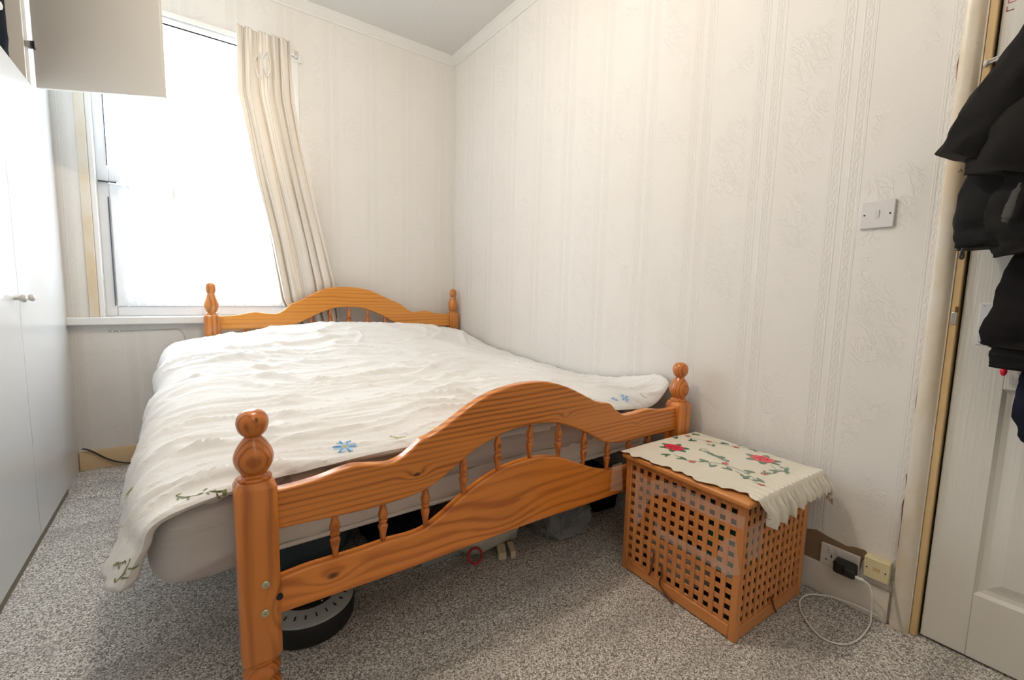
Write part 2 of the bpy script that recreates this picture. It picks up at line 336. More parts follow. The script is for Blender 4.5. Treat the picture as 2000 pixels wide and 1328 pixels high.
# ------------------------------------------------------------------ mesh helpers
class MB:
    def __init__(s): s.bm = bmesh.new(); s.uv = None
    def box(s, a, b, f=None):
        x0, y0, z0 = a; x1, y1, z1 = b
        vs = [s.bm.verts.new(p) for p in ((x0, y0, z0), (x1, y0, z0), (x1, y1, z0), (x0, y1, z0), (x0, y0, z1), (x1, y0, z1), (x1, y1, z1), (x0, y1, z1))]
        for q in ((0, 3, 2, 1), (4, 5, 6, 7), (0, 1, 5, 4), (1, 2, 6, 5), (2, 3, 7, 6), (3, 0, 4, 7)):
            s.bm.faces.new([vs[i] for i in q])
        return s
    def prism(s, pts, d0, d1, axis='y'):
        def P(p, d): return {'y': (p[0], d, p[1]), 'x': (d, p[0], p[1]), 'z': (p[0], p[1], d)}[axis]
        a = [s.bm.verts.new(P(p, d0)) for p in pts]; b = [s.bm.verts.new(P(p, d1)) for p in pts]
        s.bm.faces.new(a); s.bm.faces.new(b[::-1])
        n = len(pts)
        for i in range(n): s.bm.faces.new((a[i], b[i], b[(i + 1) % n], a[(i + 1) % n]))
        return s
    def lathe(s, prof, c=(0, 0, 0), seg=24, axis='z'):
        rings = []
        for r, z in prof:
            ring = []
            for i in range(seg):
                t = 2 * math.pi * i / seg; u, v = r * math.cos(t), r * math.sin(t)
                p = {'z': (u, v, z), 'y': (u, z, v), 'x': (z, u, v)}[axis]
                ring.append(s.bm.verts.new((p[0] + c[0], p[1] + c[1], p[2] + c[2])))
            rings.append(ring)
        for a, b in zip(rings[:-1], rings[1:]):
            for i in range(seg): s.bm.faces.new((a[i], a[(i + 1) % seg], b[(i + 1) % seg], b[i]))
        s.bm.faces.new(rings[0][::-1]); s.bm.faces.new(rings[-1])
        return s
    def tube(s, pts, r, seg=10, flat=1.0):
        pts = [Vector(p) for p in pts]; n = len(pts)
        rr = r if isinstance(r, (list, tuple)) else [r] * n
        T = [(pts[min(i + 1, n - 1)] - pts[max(i - 1, 0)]).normalized() for i in range(n)]
        N = T[0].orthogonal().normalized(); rings = []
        for i in range(n):
            N = (N - T[i] * N.dot(T[i])).normalized(); B = T[i].cross(N)
            rings.append([s.bm.verts.new(pts[i] + (N * math.cos(2 * math.pi * k / seg) + B * math.sin(2 * math.pi * k / seg) * flat) * rr[i]) for k in range(seg)])
        for a, b in zip(rings[:-1], rings[1:]):
            for i in range(seg): s.bm.faces.new((a[i], a[(i + 1) % seg], b[(i + 1) % seg], b[i]))
        s.bm.faces.new(rings[0][::-1]); s.bm.faces.new(rings[-1])
        return s
    def grid(s, fn, nu, nv, closed_u=False):
        uvl = s.bm.loops.layers.uv.verify()
        V = [[s.bm.verts.new(fn(i / nu, j / nv)) for i in range(nu + (0 if closed_u else 1))] for j in range(nv + 1)]
        for j in range(nv):
            for i in range(nu):
                i2 = (i + 1) % nu if closed_u else i + 1
                f = s.bm.faces.new((V[j][i], V[j][i2], V[j + 1][i2], V[j + 1][i]))
                for lp, (a, b) in zip(f.loops, ((i, j), (i + 1, j), (i + 1, j + 1), (i, j + 1))):
                    lp[uvl].uv = (a / nu, b / nv)
        return s
    def blob(s, fn, nu=28, nv=18):
        """closed lumpy ball: fn(theta, phi direction vector) -> point"""
        rings = []
        for j in range(1, nv):
            ph = math.pi * j / nv - math.pi / 2
            rings.append([s.bm.verts.new(fn(Vector((math.cos(ph) * math.cos(2 * math.pi * i / nu), math.cos(ph) * math.sin(2 * math.pi * i / nu), math.sin(ph))))) for i in range(nu)])
        lo = s.bm.verts.new(fn(Vector((0, 0, -1)))); hi = s.bm.verts.new(fn(Vector((0, 0, 1))))
        for a, b in zip(rings[:-1], rings[1:]):
            for i in range(nu): s.bm.faces.new((a[i], a[(i + 1) % nu], b[(i + 1) % nu], b[i]))
        for i in range(nu):
            s.bm.faces.new((lo, rings[0][(i + 1) % nu], rings[0][i])); s.bm.faces.new((hi, rings[-1][i], rings[-1][(i + 1) % nu]))
        return s
    def poly(s, pts):
        s.bm.faces.new([s.bm.verts.new(p) for p in pts]); return s
    def build(s, name, mat, parent=None, bevel=0.0, smooth=True, solid=0.0, fmap=None, seg=2, recalc=True, off=-1.0):
        if fmap:
            for v in s.bm.verts: v.co = Vector(fmap(v.co))
        if parent is not None:
            pi = PLACE.get(parent.name)
            if pi is None: pi = Matrix.Identity(4)
            for v in s.bm.verts: v.co = pi @ v.co
        if recalc: bmesh.ops.recalc_face_normals(s.bm, faces=s.bm.faces[:])
        me = bpy.data.meshes.new(name); s.bm.to_mesh(me); s.bm.free()
        for p in me.polygons: p.use_smooth = smooth
        if smooth: me.set_sharp_from_angle(angle=R(38))
        if mat is not None: me.materials.append(mat)
        o = bpy.data.objects.new(name, me); COL.objects.link(o)
        if parent is not None:
            o.parent = parent
            PLACE[o.name] = PLACE.get(parent.name, Matrix.Identity(4))
        if solid:
            md = o.modifiers.new('solid', 'SOLIDIFY'); md.thickness = solid; md.offset = off
        if bevel:
            md = o.modifiers.new('bevel', 'BEVEL'); md.width = bevel; md.segments = seg; md.limit_method = 'ANGLE'; md.angle_limit = R(40)
        return o
PLACE = {}   # world -> local matrix of every thing, by name
def tag(o, label=None, cat=None, group=None, kind=None):
    if label: o['label'] = label
    if cat: o['category'] = cat
    if group: o['group'] = group
    if kind: o['kind'] = kind
    return o
def thing(name, label, cat, loc=(0, 0, 0), group=None):
    o = bpy.data.objects.new(name, None); COL.objects.link(o); o.location = loc
    o.empty_display_size = 0.05
    PLACE[o.name] = Matrix.Translation(-Vector(loc))
    return tag(o, label, cat, group)
def solo(mb, name, mat, label, cat, group=None, **kw):
    """a thing that is one mesh: origin moved to its base"""
    xs = [v.co.copy() for v in mb.bm.verts]
    c = Vector(((min(p.x for p in xs) + max(p.x for p in xs)) / 2, (min(p.y for p in xs) + max(p.y for p in xs)) / 2, min(p.z for p in xs)))
    for v in mb.bm.verts: v.co -= c
    o = mb.build(name, mat, **kw); o.location = c
    PLACE[o.name] = Matrix.Translation(-c)
    return tag(o, label, cat, group)
def struct(o):
    o['kind'] = 'structure'; return o
def cr(pts, n=8, closed=False):
    """Catmull-Rom through points (any dimension)"""
    P = [Vector(p) for p in pts]; out = []
    m = len(P)
    for i in range(m if closed else m - 1):
        p0 = P[(i - 1) % m] if closed or i > 0 else P[0] * 2 - P[1]
        p1 = P[i]; p2 = P[(i + 1) % m]
        p3 = P[(i + 2) % m] if closed or i + 2 < m else P[-1] * 2 - P[-2]
        for k in range(n):
            t = k / n
            out.append(0.5 * ((2 * p1) + (p2 - p0) * t + (2 * p0 - 5 * p1 + 4 * p2 - p3) * t * t + (3 * p1 - p0 - 3 * p2 + p3) * t ** 3))
    if not closed: out.append(P[-1].copy())
    return out
def sst(x, a, b):
    t = max(0.0, min(1.0, (x - a) / (b - a))); return t * t * (3 - 2 * t)
def lerp(a, b, t): return a + (b - a) * t
def table(t, pts):
    """smooth lookup of pts [(t, v)]"""
    for (t0, v0), (t1, v1) in zip(pts[:-1], pts[1:]):
        if t <= t1: return lerp(v0, v1, max(0, (t - t0) / (t1 - t0)))
    return pts[-1][1]
def nz(x, y, z=0.0): return noise.noise(Vector((x, y, z)))

# ------------------------------------------------------------------ room shell
XR, YB, ZC = 1.78, 3.27, 2.84
XL, YF = -1.12, -1.0
struct(MB().box((XL - .1, YF - .1, -0.1), (XR + .1, YB + .3, 0)).build('floor', M['carpet'], smooth=False))
struct(MB().box((XL - .1, YF - .1, ZC), (XR + .1, YB + .1, ZC + .1)).build('ceiling', M['ceiling'], smooth=False))
struct(MB().box((XL - .1, YF - .1, 0), (XL, YB + .1, ZC)).build('wall_left', M['plain_wall'], smooth=False))
struct(MB().box((XL, YF - .1, 0), (XR, YF, ZC)).build('wall_front', M['plain_wall'], smooth=False))
# right wall with the door opening (y -0.53 .. 0.277)
DY0, DY1, DZ = -0.55, 0.279, 2.05
mb = MB()
mb.box((XR, DY1, 0), (XR + .12, YB, ZC)).box((XR, DY0, DZ), (XR + .12, DY1, ZC)).box((XR, YF, 0), (XR + .12, DY0, ZC)).box((XR + .09, DY0, 0), (XR + .12, DY1, DZ))  # last box: slab added behind the door to stop light leaking through its gap
wall_right = struct(mb.build('wall_right', M['paper_right'], smooth=False))
# back wall with the window opening
WX0, WX1, WZ0, WZ1 = -0.40, 0.62, 0.83, 2.47
mb = MB()
mb.box((XL, YB, 0), (XR, YB + .14, WZ0)).box((XL, YB, WZ1), (XR, YB + .14, ZC))
mb.box((XL, YB, WZ0), (WX0, YB + .14, WZ1)).box((WX1, YB, WZ0), (XR, YB + .14, WZ1))
wall_back = struct(mb.build('wall_back', M['paper_back'], smooth=False))

# skirting boards
def skirt_prof(face, back, h):
    s = -1 if back > face else 1
    return [(back, 0), (face, 0), (face, h * .72), (face + (back - face) * .25, h * .80), (face + (back - face) * .25, h * .92), (face + (back - face) * .55, h), (back, h)]
mb = MB(); mb.prism([(p[0], p[1]) for p in skirt_prof(XR - .016, XR, .105)], 0.333, YB - .016, 'y')
struct(mb.build('baseboard_right', M['skirt_white'], bevel=.002))
mb = MB(); mb.prism([(p[0], p[1]) for p in skirt_prof(YB - .014, YB, .108)], -0.517, XR - .0, 'x')
struct(mb.build('baseboard_back', M['skirt_tan'], bevel=.002))
# cornice
def corn(face, sgn): return [(face, ZC), (face - sgn * .055, ZC), (face - sgn * .055, ZC - .008), (face - sgn * .035, ZC - .016), (face - sgn * .022, ZC - .032), (face - sgn * .010, ZC - .040), (face - sgn * .010, ZC - .052), (face, ZC - .055)]
struct(MB().prism(corn(YB, 1), XL, XR, 'x').build('trim_1', M['cornice']))
struct(MB().prism(corn(XR, 1), YF, YB, 'y').build('trim_2', M['cornice']))

# ------------------------------------------------------------------ window
win = thing('window_1', None, None, (0.11, YB, WZ0)); win['kind'] = 'structure'
def wbox(name, a, b, mat, par=win, bev=.003): return MB().box(a, b).build(name, mat, par, bevel=bev)
# inside architrave strips and sill
wbox('window_trim', (-0.432, YB - .012, .845), (-0.392, YB + .02, 2.5), M['gloss_old'])
wbox('window_trim', (-0.392, YB - .004, .845), (-0.37, YB + .06, 2.5), M['white_gloss'])
wbox('window_trim', (-0.432, YB - .012, 2.47), (0.66, YB + .02, 2.52), M['white_gloss'])
wbox('window_trim', (0.60, YB - .004, .845), (0.64, YB + .06, 2.5), M['white_gloss'])
wbox('window_sill', (-0.522, YB - .045, .803), (0.66, YB + .10, .846), M['white_gloss'], bev=.006)
wy0, wy1 = YB + .055, YB + .115
mb = MB()
for a, b in (((-.372, 0, .846), (-.322, 0, 2.45)), ((.56, 0, .846), (.61, 0, 2.45)), ((-.322, 0, .846), (.56, 0, .902)), ((-.322, 0, 2.39), (.56, 0, 2.45)), ((-.322, 0, 1.585), (.56, 0, 1.655))):
    mb.box((a[0], wy0, a[2]), (b[0], wy1, b[2]))
fr = mb.build('window_frame', M['pvc'], win, bevel=.005)
mb = MB()
for a, b in (((-.322, 0, .902), (-.272, 0, 1.575)), ((.51, 0, .902), (.56, 0, 1.575)), ((-.272, 0, .902), (.51, 0, .955)), ((-.272, 0, 1.52), (.51, 0, 1.575))):
    mb.box((a[0], wy0 - .012, a[2]), (b[0], wy1 - .02, b[2]))
sash = mb.build('window_sash', M['pvc'], win, bevel=.006)
MB().box((-.272, wy0 + .02, .955), (.51, wy0 + .026, 1.52)).build('pane', M['glass'], sash)
MB().box((-.322, wy0 + .02, 1.655), (.56, wy0 + .026, 2.39)).build('pane', M['glass'], fr)
mb = MB()
mb.box((-.330, wy0 - .0135, .905), (-.326, wy0 - .006, 1.50))
mb.box((-.276, wy0 - .0135, .945), (-.273, wy0 - .010, 1.49))
mb.box((-.326, wy0 - .0045, 1.67), (-.322, wy0 + .004, 2.2))
mb.box((-.366, wy0 - .0135, 1.577), (-.290, wy0 - .002, 1.583))
mb.box((-.262, wy0 - .0135, .950), (-.200, wy0 - .010, .954))
mb.build('gasket', M['gasket'], sash)
MB().box((-.06, wy0 - .03, 1.50), (-.02, wy0 - .010, 1.60)).build('window_handle', M['pvc'], sash, bevel=.004)

# net curtain: sheer, gathered on a wire
def netf(u, v):
    x = lerp(-.285, .60, u); z = lerp(.905, 2.40, v)
    k = 2 * math.pi * u
    y = YB + .022 + .008 * math.sin(k * 22 + 2 * nz(u * 6, v * 1.5)) + .004 * math.sin(k * 41)
    return (x, y, z)
nc = solo(MB().grid(netf, 240, 24), 'net_curtain', M['net'], 'sheer white net curtain gathered on a wire across the bright window', 'curtain', recalc=False)
# curtain rail
cr_ = thing('curtain_rail', 'off-white curtain track with brown end stop fixed above the window', 'curtain rail', (0.05, 3.2, 2.48))
MB().box((-.50, 3.232, 2.497), (.615, 3.246, 2.523)).build('track', M['white_gloss'], cr_, bevel=.003)
MB().box((.615, 3.222, 2.488), (.632, 3.250, 2.520)).build('end_stop', M['curtain_rail'], cr_, bevel=.003)
for bx_ in (-.35, .25, .58):
    MB().box((bx_ - .01, 3.244, 2.500), (bx_ + .01, YB - .004, 2.518)).build('bracket', M['white_gloss'], cr_, bevel=.002)

# heavy curtain, swept to the right and tucked behind the headboard
CL = [(0, .295, 2.548), (.2, .289, 2.19), (.34, .328, 1.96), (.48, .366, 1.70), (.68, .432, 1.34), (.86, .487, .95), (1, .60, .70)]
CRR = [(0, .590, 2.552), (.2, .606, 2.20), (.34, .650, 1.92), (.54, .730, 1.53), (.80, .826, 1.06), (.93, .852, .82), (1, .85, .68)]
def curtf(u, v):
    xl = table(v, [(a, b) for a, b, c in CL]); zl = table(v, [(a, c) for a, b, c in CL])
    xr = table(v, [(a, b) for a, b, c in CRR]); zr = table(v, [(a, c) for a, b, c in CRR])
    uu = u + .012 * math.sin(u * 40 + 3 * v) * (1 - v)
    x = lerp(xl, xr, uu); z = lerp(zl, zr, u)
    amp = lerp(.022, .022, v) * (0.8 + .7 * nz(u * 3, v * 1.2 + 4))
    ph = 2 * math.pi * (u * 5.3 + .18 * math.sin(3.1 * v + 1) + .55 * nz(u * 2.5, v * .9))
    tri = 1 - 2.1 * abs(math.sin(ph / 2)) ** .75
    y = 3.205 + .017 * v + amp * tri + .006 * nz(u * 18, v * 5) - .012 * math.sin(math.pi * v)
    x += .010 * math.cos(ph) * (1 - .3 * v)
    if v < .10: y += .006 * math.sin(u * 90) * (1 - v / .10); z += .008 * abs(math.sin(u * 46)) * (1 - v / .1)
    return (x, min(y, 3.252), z)
cu = solo(MB().grid(curtf, 190, 110), 'curtain', M['curtain'], 'cream striped heavy curtain swept sideways and tucked behind the headboard', 'curtain', recalc=False, solid=.0015)
for (u0, z0, z1) in ((.36, 2.42, 2.27), (.50, 2.44, 2.30)):
    x0 = lerp(.30, .59, u0)
    MB().tube(cr([(x0, 3.175, z0), (x0 - .022, 3.168, lerp(z0, z1, .45)), (x0 + .004, 3.170, z1), (x0 + .022, 3.168, lerp(z0, z1, .4)), (x0 + .006, 3.176, z0 + .005)], 8), .0026, 8).build('header_cord', M['white_cloth'], cu)

# ------------------------------------------------------------------ wardrobe along the left wall
WXF = -0.509
wd = thing('wardrobe', 'tall white laminate wardrobe with paired doors along the left wall', 'wardrobe', (-.82, 2.0, 0))
MB().box((XL + .005, .90, .0), (WXF - .004, 2.937, .030)).build('plinth', M['plinth'], wd)
mb = MB()
mb.box((XL + .005, .90, .030), (WXF - .02, 2.937, .050)).box((XL + .005, .90, 1.864), (WXF - .004, 2.937, 1.882))
mb.box((XL + .005, .90, .050), (XL + .015, 2.937, 1.864))
for yy in (.90, 1.392, 1.904, 2.412, 2.919): mb.box((XL + .015, yy, .050), (WXF - .02, yy + .018, 1.864))
mb.build('carcass', M['laminate_in'], wd)
def w_door(y0, y1, knob_y):
    d = MB().box((WXF - .018, y0 + .0015, .031), (WXF, y1 - .0015, 1.879)).build('door', M['laminate'], wd, bevel=.003)
    k = MB().lathe([(.004, 0), (.006, .002), (.006, .010), (.012, .016), (.0145, .024), (.012, .030), (.004, .033)], (WXF, knob_y, .967), 20, 'x').build('knob', M['knob'], d)
    k['label'] = 'round white door knob'
w_door(.90, 1.40, 1.36); w_door(1.40, 1.912, 1.44); w_door(1.912, 2.420, 2.368); w_door(2.420, 2.937, 2.474)
MB().box((WXF - .035, 2.939, 0), (WXF - .010, YB - .016, ZC - .06)).build('filler_strip', M['laminate'], wd, bevel=.002)

# upper cabinets on top of the wardrobe
tc = thing('top_cabinet', 'white overhead cabinet over the window end with its door hanging open', 'cabinet', (-.82, 2.75, 1.905))
mb = MB()
y0, y1, z0, z1 = 2.425, 2.937, 1.884, 2.62
mb.box((XL + .005, y0, z0), (WXF - .02, y1, z0 + .018)).box((XL + .005, y0, z1 - .018), (WXF - .02, y1, z1))
mb.box((XL + .005, y0, z0 + .018), (WXF - .02, y0 + .018, z1 - .018)).box((XL + .005, y1 - .018, z0 + .018), (WXF - .02, y1, z1 - .018))
mb.box((XL + .005, y0 + .018, z0 + .018), (XL + .013, y1 - .018, z1 - .018))
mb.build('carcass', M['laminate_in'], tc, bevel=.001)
hp = Vector((WXF + .004, 2.930, 0)); dd = Vector((.478, -.262, 0)); dn = dd.normalized(); nn = Vector((-dn.y, dn.x, 0))
def dmap(p):  # local (along, thickness, z) -> world
    return hp + dn * p.x + nn * p.y + Vector((0, 0, p.z))
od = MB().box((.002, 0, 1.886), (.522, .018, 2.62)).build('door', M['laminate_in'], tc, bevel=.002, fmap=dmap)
od['label'] = 'open door, inner face seen'
mb = MB().box((-.012, -.006, 2.046), (.014, .001, 2.054)).box((-.012, -.006, 2.079), (.014, .001, 2.0547)).box((.008, -.006, 2.046), (.014, .001, 2.0547)).box((-.03, -.005, 2.054), (.008, .001, 2.079))
mb.build('hinge', M['steel'], od, fmap=dmap)
mb = MB().box((-.012, -.006, 2.50), (.014, .001, 2.53)); mb.build('hinge', M['steel'], od, fmap=dmap)
tc2 = thing('top_cabinet', 'white overhead cabinet nearer the camera with its doors shut', 'cabinet', (-.82, 1.7, 1.905))
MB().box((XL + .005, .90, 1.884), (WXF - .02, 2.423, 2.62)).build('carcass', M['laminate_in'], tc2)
for a in (.90, 1.405, 1.912):
    d = MB().box((WXF - .018, a + .0015, 1.886), (WXF, a + .502, 2.62)).build('door', M['laminate'], tc2, bevel=.003)
    MB().lathe([(.004, 0), (.006, .002), (.006, .010), (.012, .016), (.0145, .024), (.012, .030), (.004, .033)], (WXF, a + .48, 1.98), 20, 'x').build('knob', M['white_gloss'], d)
def lump(c, s, seed, amp=.12, fq=2.2, floor_z=None, pw=.55):
    def f(d):
        q = Vector([math.copysign(abs(t) ** pw, t) for t in d])
        k = 1 + amp * noise.noise(d * fq + Vector((seed, seed * 1.7, 0))) + amp * .5 * noise.noise(d * fq * 2.7 + Vector((seed, 3, 1)))
        p = Vector((c[0] + q.x * s[0] * k, c[1] + q.y * s[1] * k, c[2] + q.z * s[2] * k))
        if floor_z is not None and p.z < floor_z: p.z = floor_z
        return p
    return f

# ------------------------------------------------------------------ bed
bed = thing('pine_bed', 'orange varnished pine double bed with arched head and foot boards', 'bed', (.9, 2.1, 0))
FA = math.atan(-.0133)
def fmapf(p):            # footboard frame: local x along the board, y depth, z up (scaled with the slight turn)
    Y = -.0133 * (p.x - .15)
    k = (1.09 + Y) / 1.09
    return Vector((p.x * k, p.y + Y, CAM_H + (p.z - CAM_H) * k))
ident = lambda p: p
FT = [(.140, .574), (.189, .576), (.237, .581), (.282, .590), (.319, .594), (.357, .587), (.403, .580), (.439, .588), (.469, .606), (.495, .626), (.512, .630), (.55, .645), (.604, .674), (.66, .705), (.731, .731), (.806, .744), (.887, .747), (.96, .738), (1.039, .713), (1.106, .682), (1.186, .644), (1.255, .628), (1.291, .598), (1.342, .572), (1.414, .570), (1.478, .575), (1.535, .566), (1.60, .556), (1.70, .553)]
FL = [(.140, .481), (.22, .477), (.28, .473), (.367, .470), (.463, .474), (.525, .487), (.589, .520), (.656, .560), (.722, .584), (.798, .602), (.879, .607), (.982, .597), (1.079, .563), (1.167, .520), (1.233, .484), (1.33, .464), (1.433, .461), (1.578, .457), (1.70, .455)]
LT = [(.140, .360), (.207, .365), (.268, .364), (.332, .364), (.408, .366), (.46, .363), (.51, .368), (.563, .392), (.618, .424), (.676, .452), (.737, .474), (.801, .488), (.869, .492), (.941, .486), (1.019, .467), (1.102, .430), (1.203, .385), (1.29, .362), (1.40, .357), (1.55, .357), (1.70, .355)]
LL = [(.140, .274), (.46, .267), (.88, .268), (1.2, .260), (1.45, .256), (1.70, .254)]
def outline(top, bot):
    a = [tuple(p) for p in cr([(x, z) for x, z in top], 4)]
    b = [tuple(p) for p in cr([(x, z) for x, z in bot], 4)]
    return a + b[::-1]
def vz(p): return (p[0], p[1])
MB().prism([vz(p) for p in outline(FT, FL)], 1.076, 1.106, 'y').build('foot_upper_rail', M['pine_rail'], bed, bevel=.005, seg=3, fmap=fmapf)
MB().prism([vz(p) for p in outline(LT, LL)], 1.076, 1.106, 'y').build('foot_lower_rail', M['pine_low'], bed, bevel=.005, seg=3, fmap=fmapf)
def spind(x, y, z0, z1, fm, thick=1.0, name='spindle'):
    L = z1 - z0
    pr = [(.007, -.012), (.0065, 0), (.0075, .08), (.0100, .18), (.0128, .28), (.0125, .34), (.0095, .40), (.0088, .42), (.0120, .44), (.0125, .47), (.0090, .50), (.0085, .53), (.0120, .57), (.0130, .60), (.0120, .66), (.0095, .76), (.0075, .88), (.0062, 1.0), (.006, 1.012)]
    pr = [(r * thick, z0 + L * (1 - t)) for r, t in pr][::-1]
    return MB().lathe(pr, (x, y, 0), 18).build(name, M['pine_turn'], bed, fmap=fm)
def at(tab, x): return table(x, tab)
for x in (.270, .392, .514, .636, .758, .885, 1.012, 1.138, 1.267, 1.394, 1.52):
    spind(x, 1.091, at(LT, x), at(FL, x), fmapf)
def post(cx, cy, zt, zb, zfin, mat_b, mat_t, leg=True, hw=.041, fin='foot'):
    p = MB()
    ch = .010
    oc = [(-hw + ch, -hw), (hw - ch, -hw), (hw, -hw + ch), (hw, hw - ch), (hw - ch, hw), (-hw + ch, hw), (-hw, hw - ch), (-hw, -hw + ch)]
    lv = [(zb, .84), (zb + .012, 1.0), (zt - .016, 1.0), (zt, .80)]
    rings = []
    for z, k in lv: rings.append([p.bm.verts.new((cx + a * k, cy + b * k, z)) for a, b in oc])
    for a, b in zip(rings[:-1], rings[1:]):
        for i in range(8): p.bm.faces.new((a[i], a[(i + 1) % 8], b[(i + 1) % 8], b[i]))
    p.bm.faces.new(rings[0][::-1]); p.bm.faces.new(rings[-1])
    po = p.build('bed_post', mat_b, bed, bevel=.002)
    H = zfin - zt
    if fin == 'foot':
        pr = [(.030, -.004), (.034, .0), (.034, .035), (.027, .06), (.0255, .085), (.030, .13), (.036, .20), (.0395, .29), (.0385, .37), (.033, .46), (.025, .545), (.0185, .60), (.0170, .625), (.0215, .645), (.028, .70), (.0315, .78), (.0320, .83), (.0295, .90), (.0225, .96), (.012, .993), (.003, 1.0)]
    else:
        pr = [(.030, -.004), (.034, .0), (.034, .03), (.026, .05), (.0245, .075), (.030, .13), (.035, .21), (.0375, .30), (.035, .40), (.028, .52), (.022, .62), (.0195, .66), (.022, .68), (.026, .74), (.0275, .82), (.0255, .90), (.019, .96), (.010, .993), (.003, 1.0)]
    pts = cr(pr, 3)
    MB().lathe([(max(.002, q[0]), zt + q[1] * H) for q in pts], (cx, cy, 0), 28).build('finial', mat_t, po)
    if leg:
        lp = [(.036, zb + .002), (.036, zb - .004), (.030, zb - .012), (.036, zb - .022), (.040, zb - .034), (.036, zb - .046), (.030, zb - .052), (.037, zb - .064), (.041, zb - .078), (.037, zb - .092), (.030, zb - .10), (.035, zb - .112), (.036, zb - .128), (.030, zb - .142), (.028, 0.0)]
        lp = [(r, max(z, 0.0)) for r, z in lp]
        MB().lathe([(q[0], max(0, q[1])) for q in cr(lp[::-1], 3)], (cx, cy, 0), 28).build('turned_foot', M['pine_turn'], po)
    return po
pfl = post(.1025, 1.096, .606, .178, .762, M['pine_post'], M['pine_turn'])
pfr = post(1.690, 1.073, .586, .178, .752, M['pine_post'], M['pine_turn'])
# brass cam bolts and the dark knot hole on the near post
for z, x in ((.372, .112), (.305, .109)):
    b = MB().lathe([(.0085, 0), (.0085, -.003), (.0070, -.0045), (.0035, -.0045), (.0032, -.001), (.001, -.001)], (x, 1.055, z), 20, 'y').build('bolt', M['bolt'], pfl)
    b['label'] = 'round brass bolt head'
MB().lathe([(.0075, .004), (.0075, -.0006), (.001, -.0008)], (.139, 1.0555, .330), 12, 'y').build('knot_hole', M['dark'], pfl)
MB().lathe([(.006, .004), (.006, -.0008), (.001, -.001)], (.618, 1.071, .405), 10, 'y').build('knot_hole', M['dark'], bed)
# headboard
HT = [(.14, .848), (.233, .853), (.327, .872), (.388, .865), (.459, .862), (.506, .888), (.545, .924), (.603, .949), (.682, .996), (.763, 1.030), (.857, 1.044), (.965, 1.041), (1.078, 1.019), (1.196, .966), (1.290, .928), (1.33, .898), (1.397, .866), (1.504, .874), (1.598, .852), (1.72, .849)]
HL = [(.14, .766), (.349, .766), (.50, .770), (.56, .785), (.629, .817), (.73, .867), (.834, .899), (.942, .903), (1.032, .889), (1.148, .842), (1.24, .790), (1.30, .768), (1.45, .755), (1.72, .753)]
def hmap(p): return Vector((p.x * .986, p.y, CAM_H + (p.z - CAM_H) * .986))
MB().prism([vz(p) for p in outline(HT, HL)], 3.140, 3.168, 'y').build('head_upper_rail', M['pine_head'], bed, bevel=.005, seg=3, fmap=hmap)
HB = [(.14, .56), (.5, .56), (.70, .62), (.9, .65), (1.1, .62), (1.3, .56), (1.72, .56)]
MB().prism([vz(p) for p in outline(HB, [(.14, .44), (.9, .44), (1.72, .44)])], 3.140, 3.168, 'y').build('head_lower_rail', M['pine_head'], bed, bevel=.005, fmap=hmap)
for x in (.281, .411, .54, .667, .790, .915, 1.048, 1.174, 1.30, 1.43, 1.56):
    z0, z1 = at(HB, x), at(HL, x); L = z1 - z0
    pr = [(.006, z0 - .008), (.007, z0), (.010, z0 + L * .2), (.014, z0 + L * .45), (.0165, z0 + L * .60), (.013, z0 + L * .66), (.016, z0 + L * .70), (.0120, z0 + L * .80), (.0085, z0 + L * .92), (.0075, z1), (.007, z1 + .008)]
    MB().lathe([(q[0], q[1]) for q in cr(pr, 2)], (x, 3.155, 0), 16).build('spindle', M['pine_turn'], bed, fmap=hmap)
post(.1105, 3.155, .862, .728, 1.050, M['pine_turn_far'], M['pine_turn_far'], leg=False, fin='head')
post(1.722, 3.155, .860, .728, 1.050, M['pine_turn_far'], M['pine_turn_far'], leg=False, fin='head')
for cx in (.1105, 1.722):
    pr = [(.030, .722), (.036, .716), (.030, .70), (.033, .60), (.038, .52), (.032, .42), (.036, .40), (.036, .25), (.030, .22), (.036, .15), (.030, .05), (.026, .0)]
    MB().lathe([(q[0], q[1]) for q in cr(pr[::-1], 3)], (cx, 3.155, 0), 20).build('head_leg', M['pine_turn_far'], bed)
MB().box((.095, 1.135, .258), (.120, 3.12, .345)).build('side_rail', M['pine_head'], bed, bevel=.004)
MB().box((1.672, 1.115, .258), (1.697, 3.12, .345)).build('side_rail', M['pine_head'], bed, bevel=.004)
for k in range(11):
    y = 1.46 + k * .15
    MB().box((.12, y, .335), (1.672, y + .07, .353)).build('slat', M['pine_head'], bed, bevel=.002)

# ------------------------------------------------------------------ mattress and sheet
def rbox(x0, x1, y0, y1, z0, z1, r, n=26, disp=None):
    """rounded box as one closed grid of latitude rings"""
    cx, cy, cz = (x0 + x1) / 2, (y0 + y1) / 2, (z0 + z1) / 2
    hx, hy, hz = (x1 - x0) / 2, (y1 - y0) / 2, (z1 - z0) / 2
    bm = bmesh.new()
    bmesh.ops.create_cube(bm, size=2)
    bmesh.ops.subdivide_edges(bm, edges=bm.edges[:], cuts=n, use_grid_fill=True)
    for v in bm.verts:
        def warp(t, h):   # concentrate vertices near the edges
            return math.copysign(abs(t) ** .45, t) * h if abs(t) < 1 else t * h
        p = Vector((warp(v.co.x, hx), warp(v.co.y, hy), warp(v.co.z, hz)))
        q = Vector((max(-hx + r, min(hx - r, p.x)), max(-hy + r, min(hy - r, p.y)), max(-hz + r, min(hz - r, p.z))))
        d = p - q
        if d.length > 1e-9: p = q + d.normalized() * r
        w_ = p + Vector((cx, cy, cz))
        if disp: w_ = disp(w_, d.normalized() if d.length > 1e-9 else Vector((0, 0, 1)))
        v.co = w_
    m = MB(); m.bm.free(); m.bm = bm
    return m
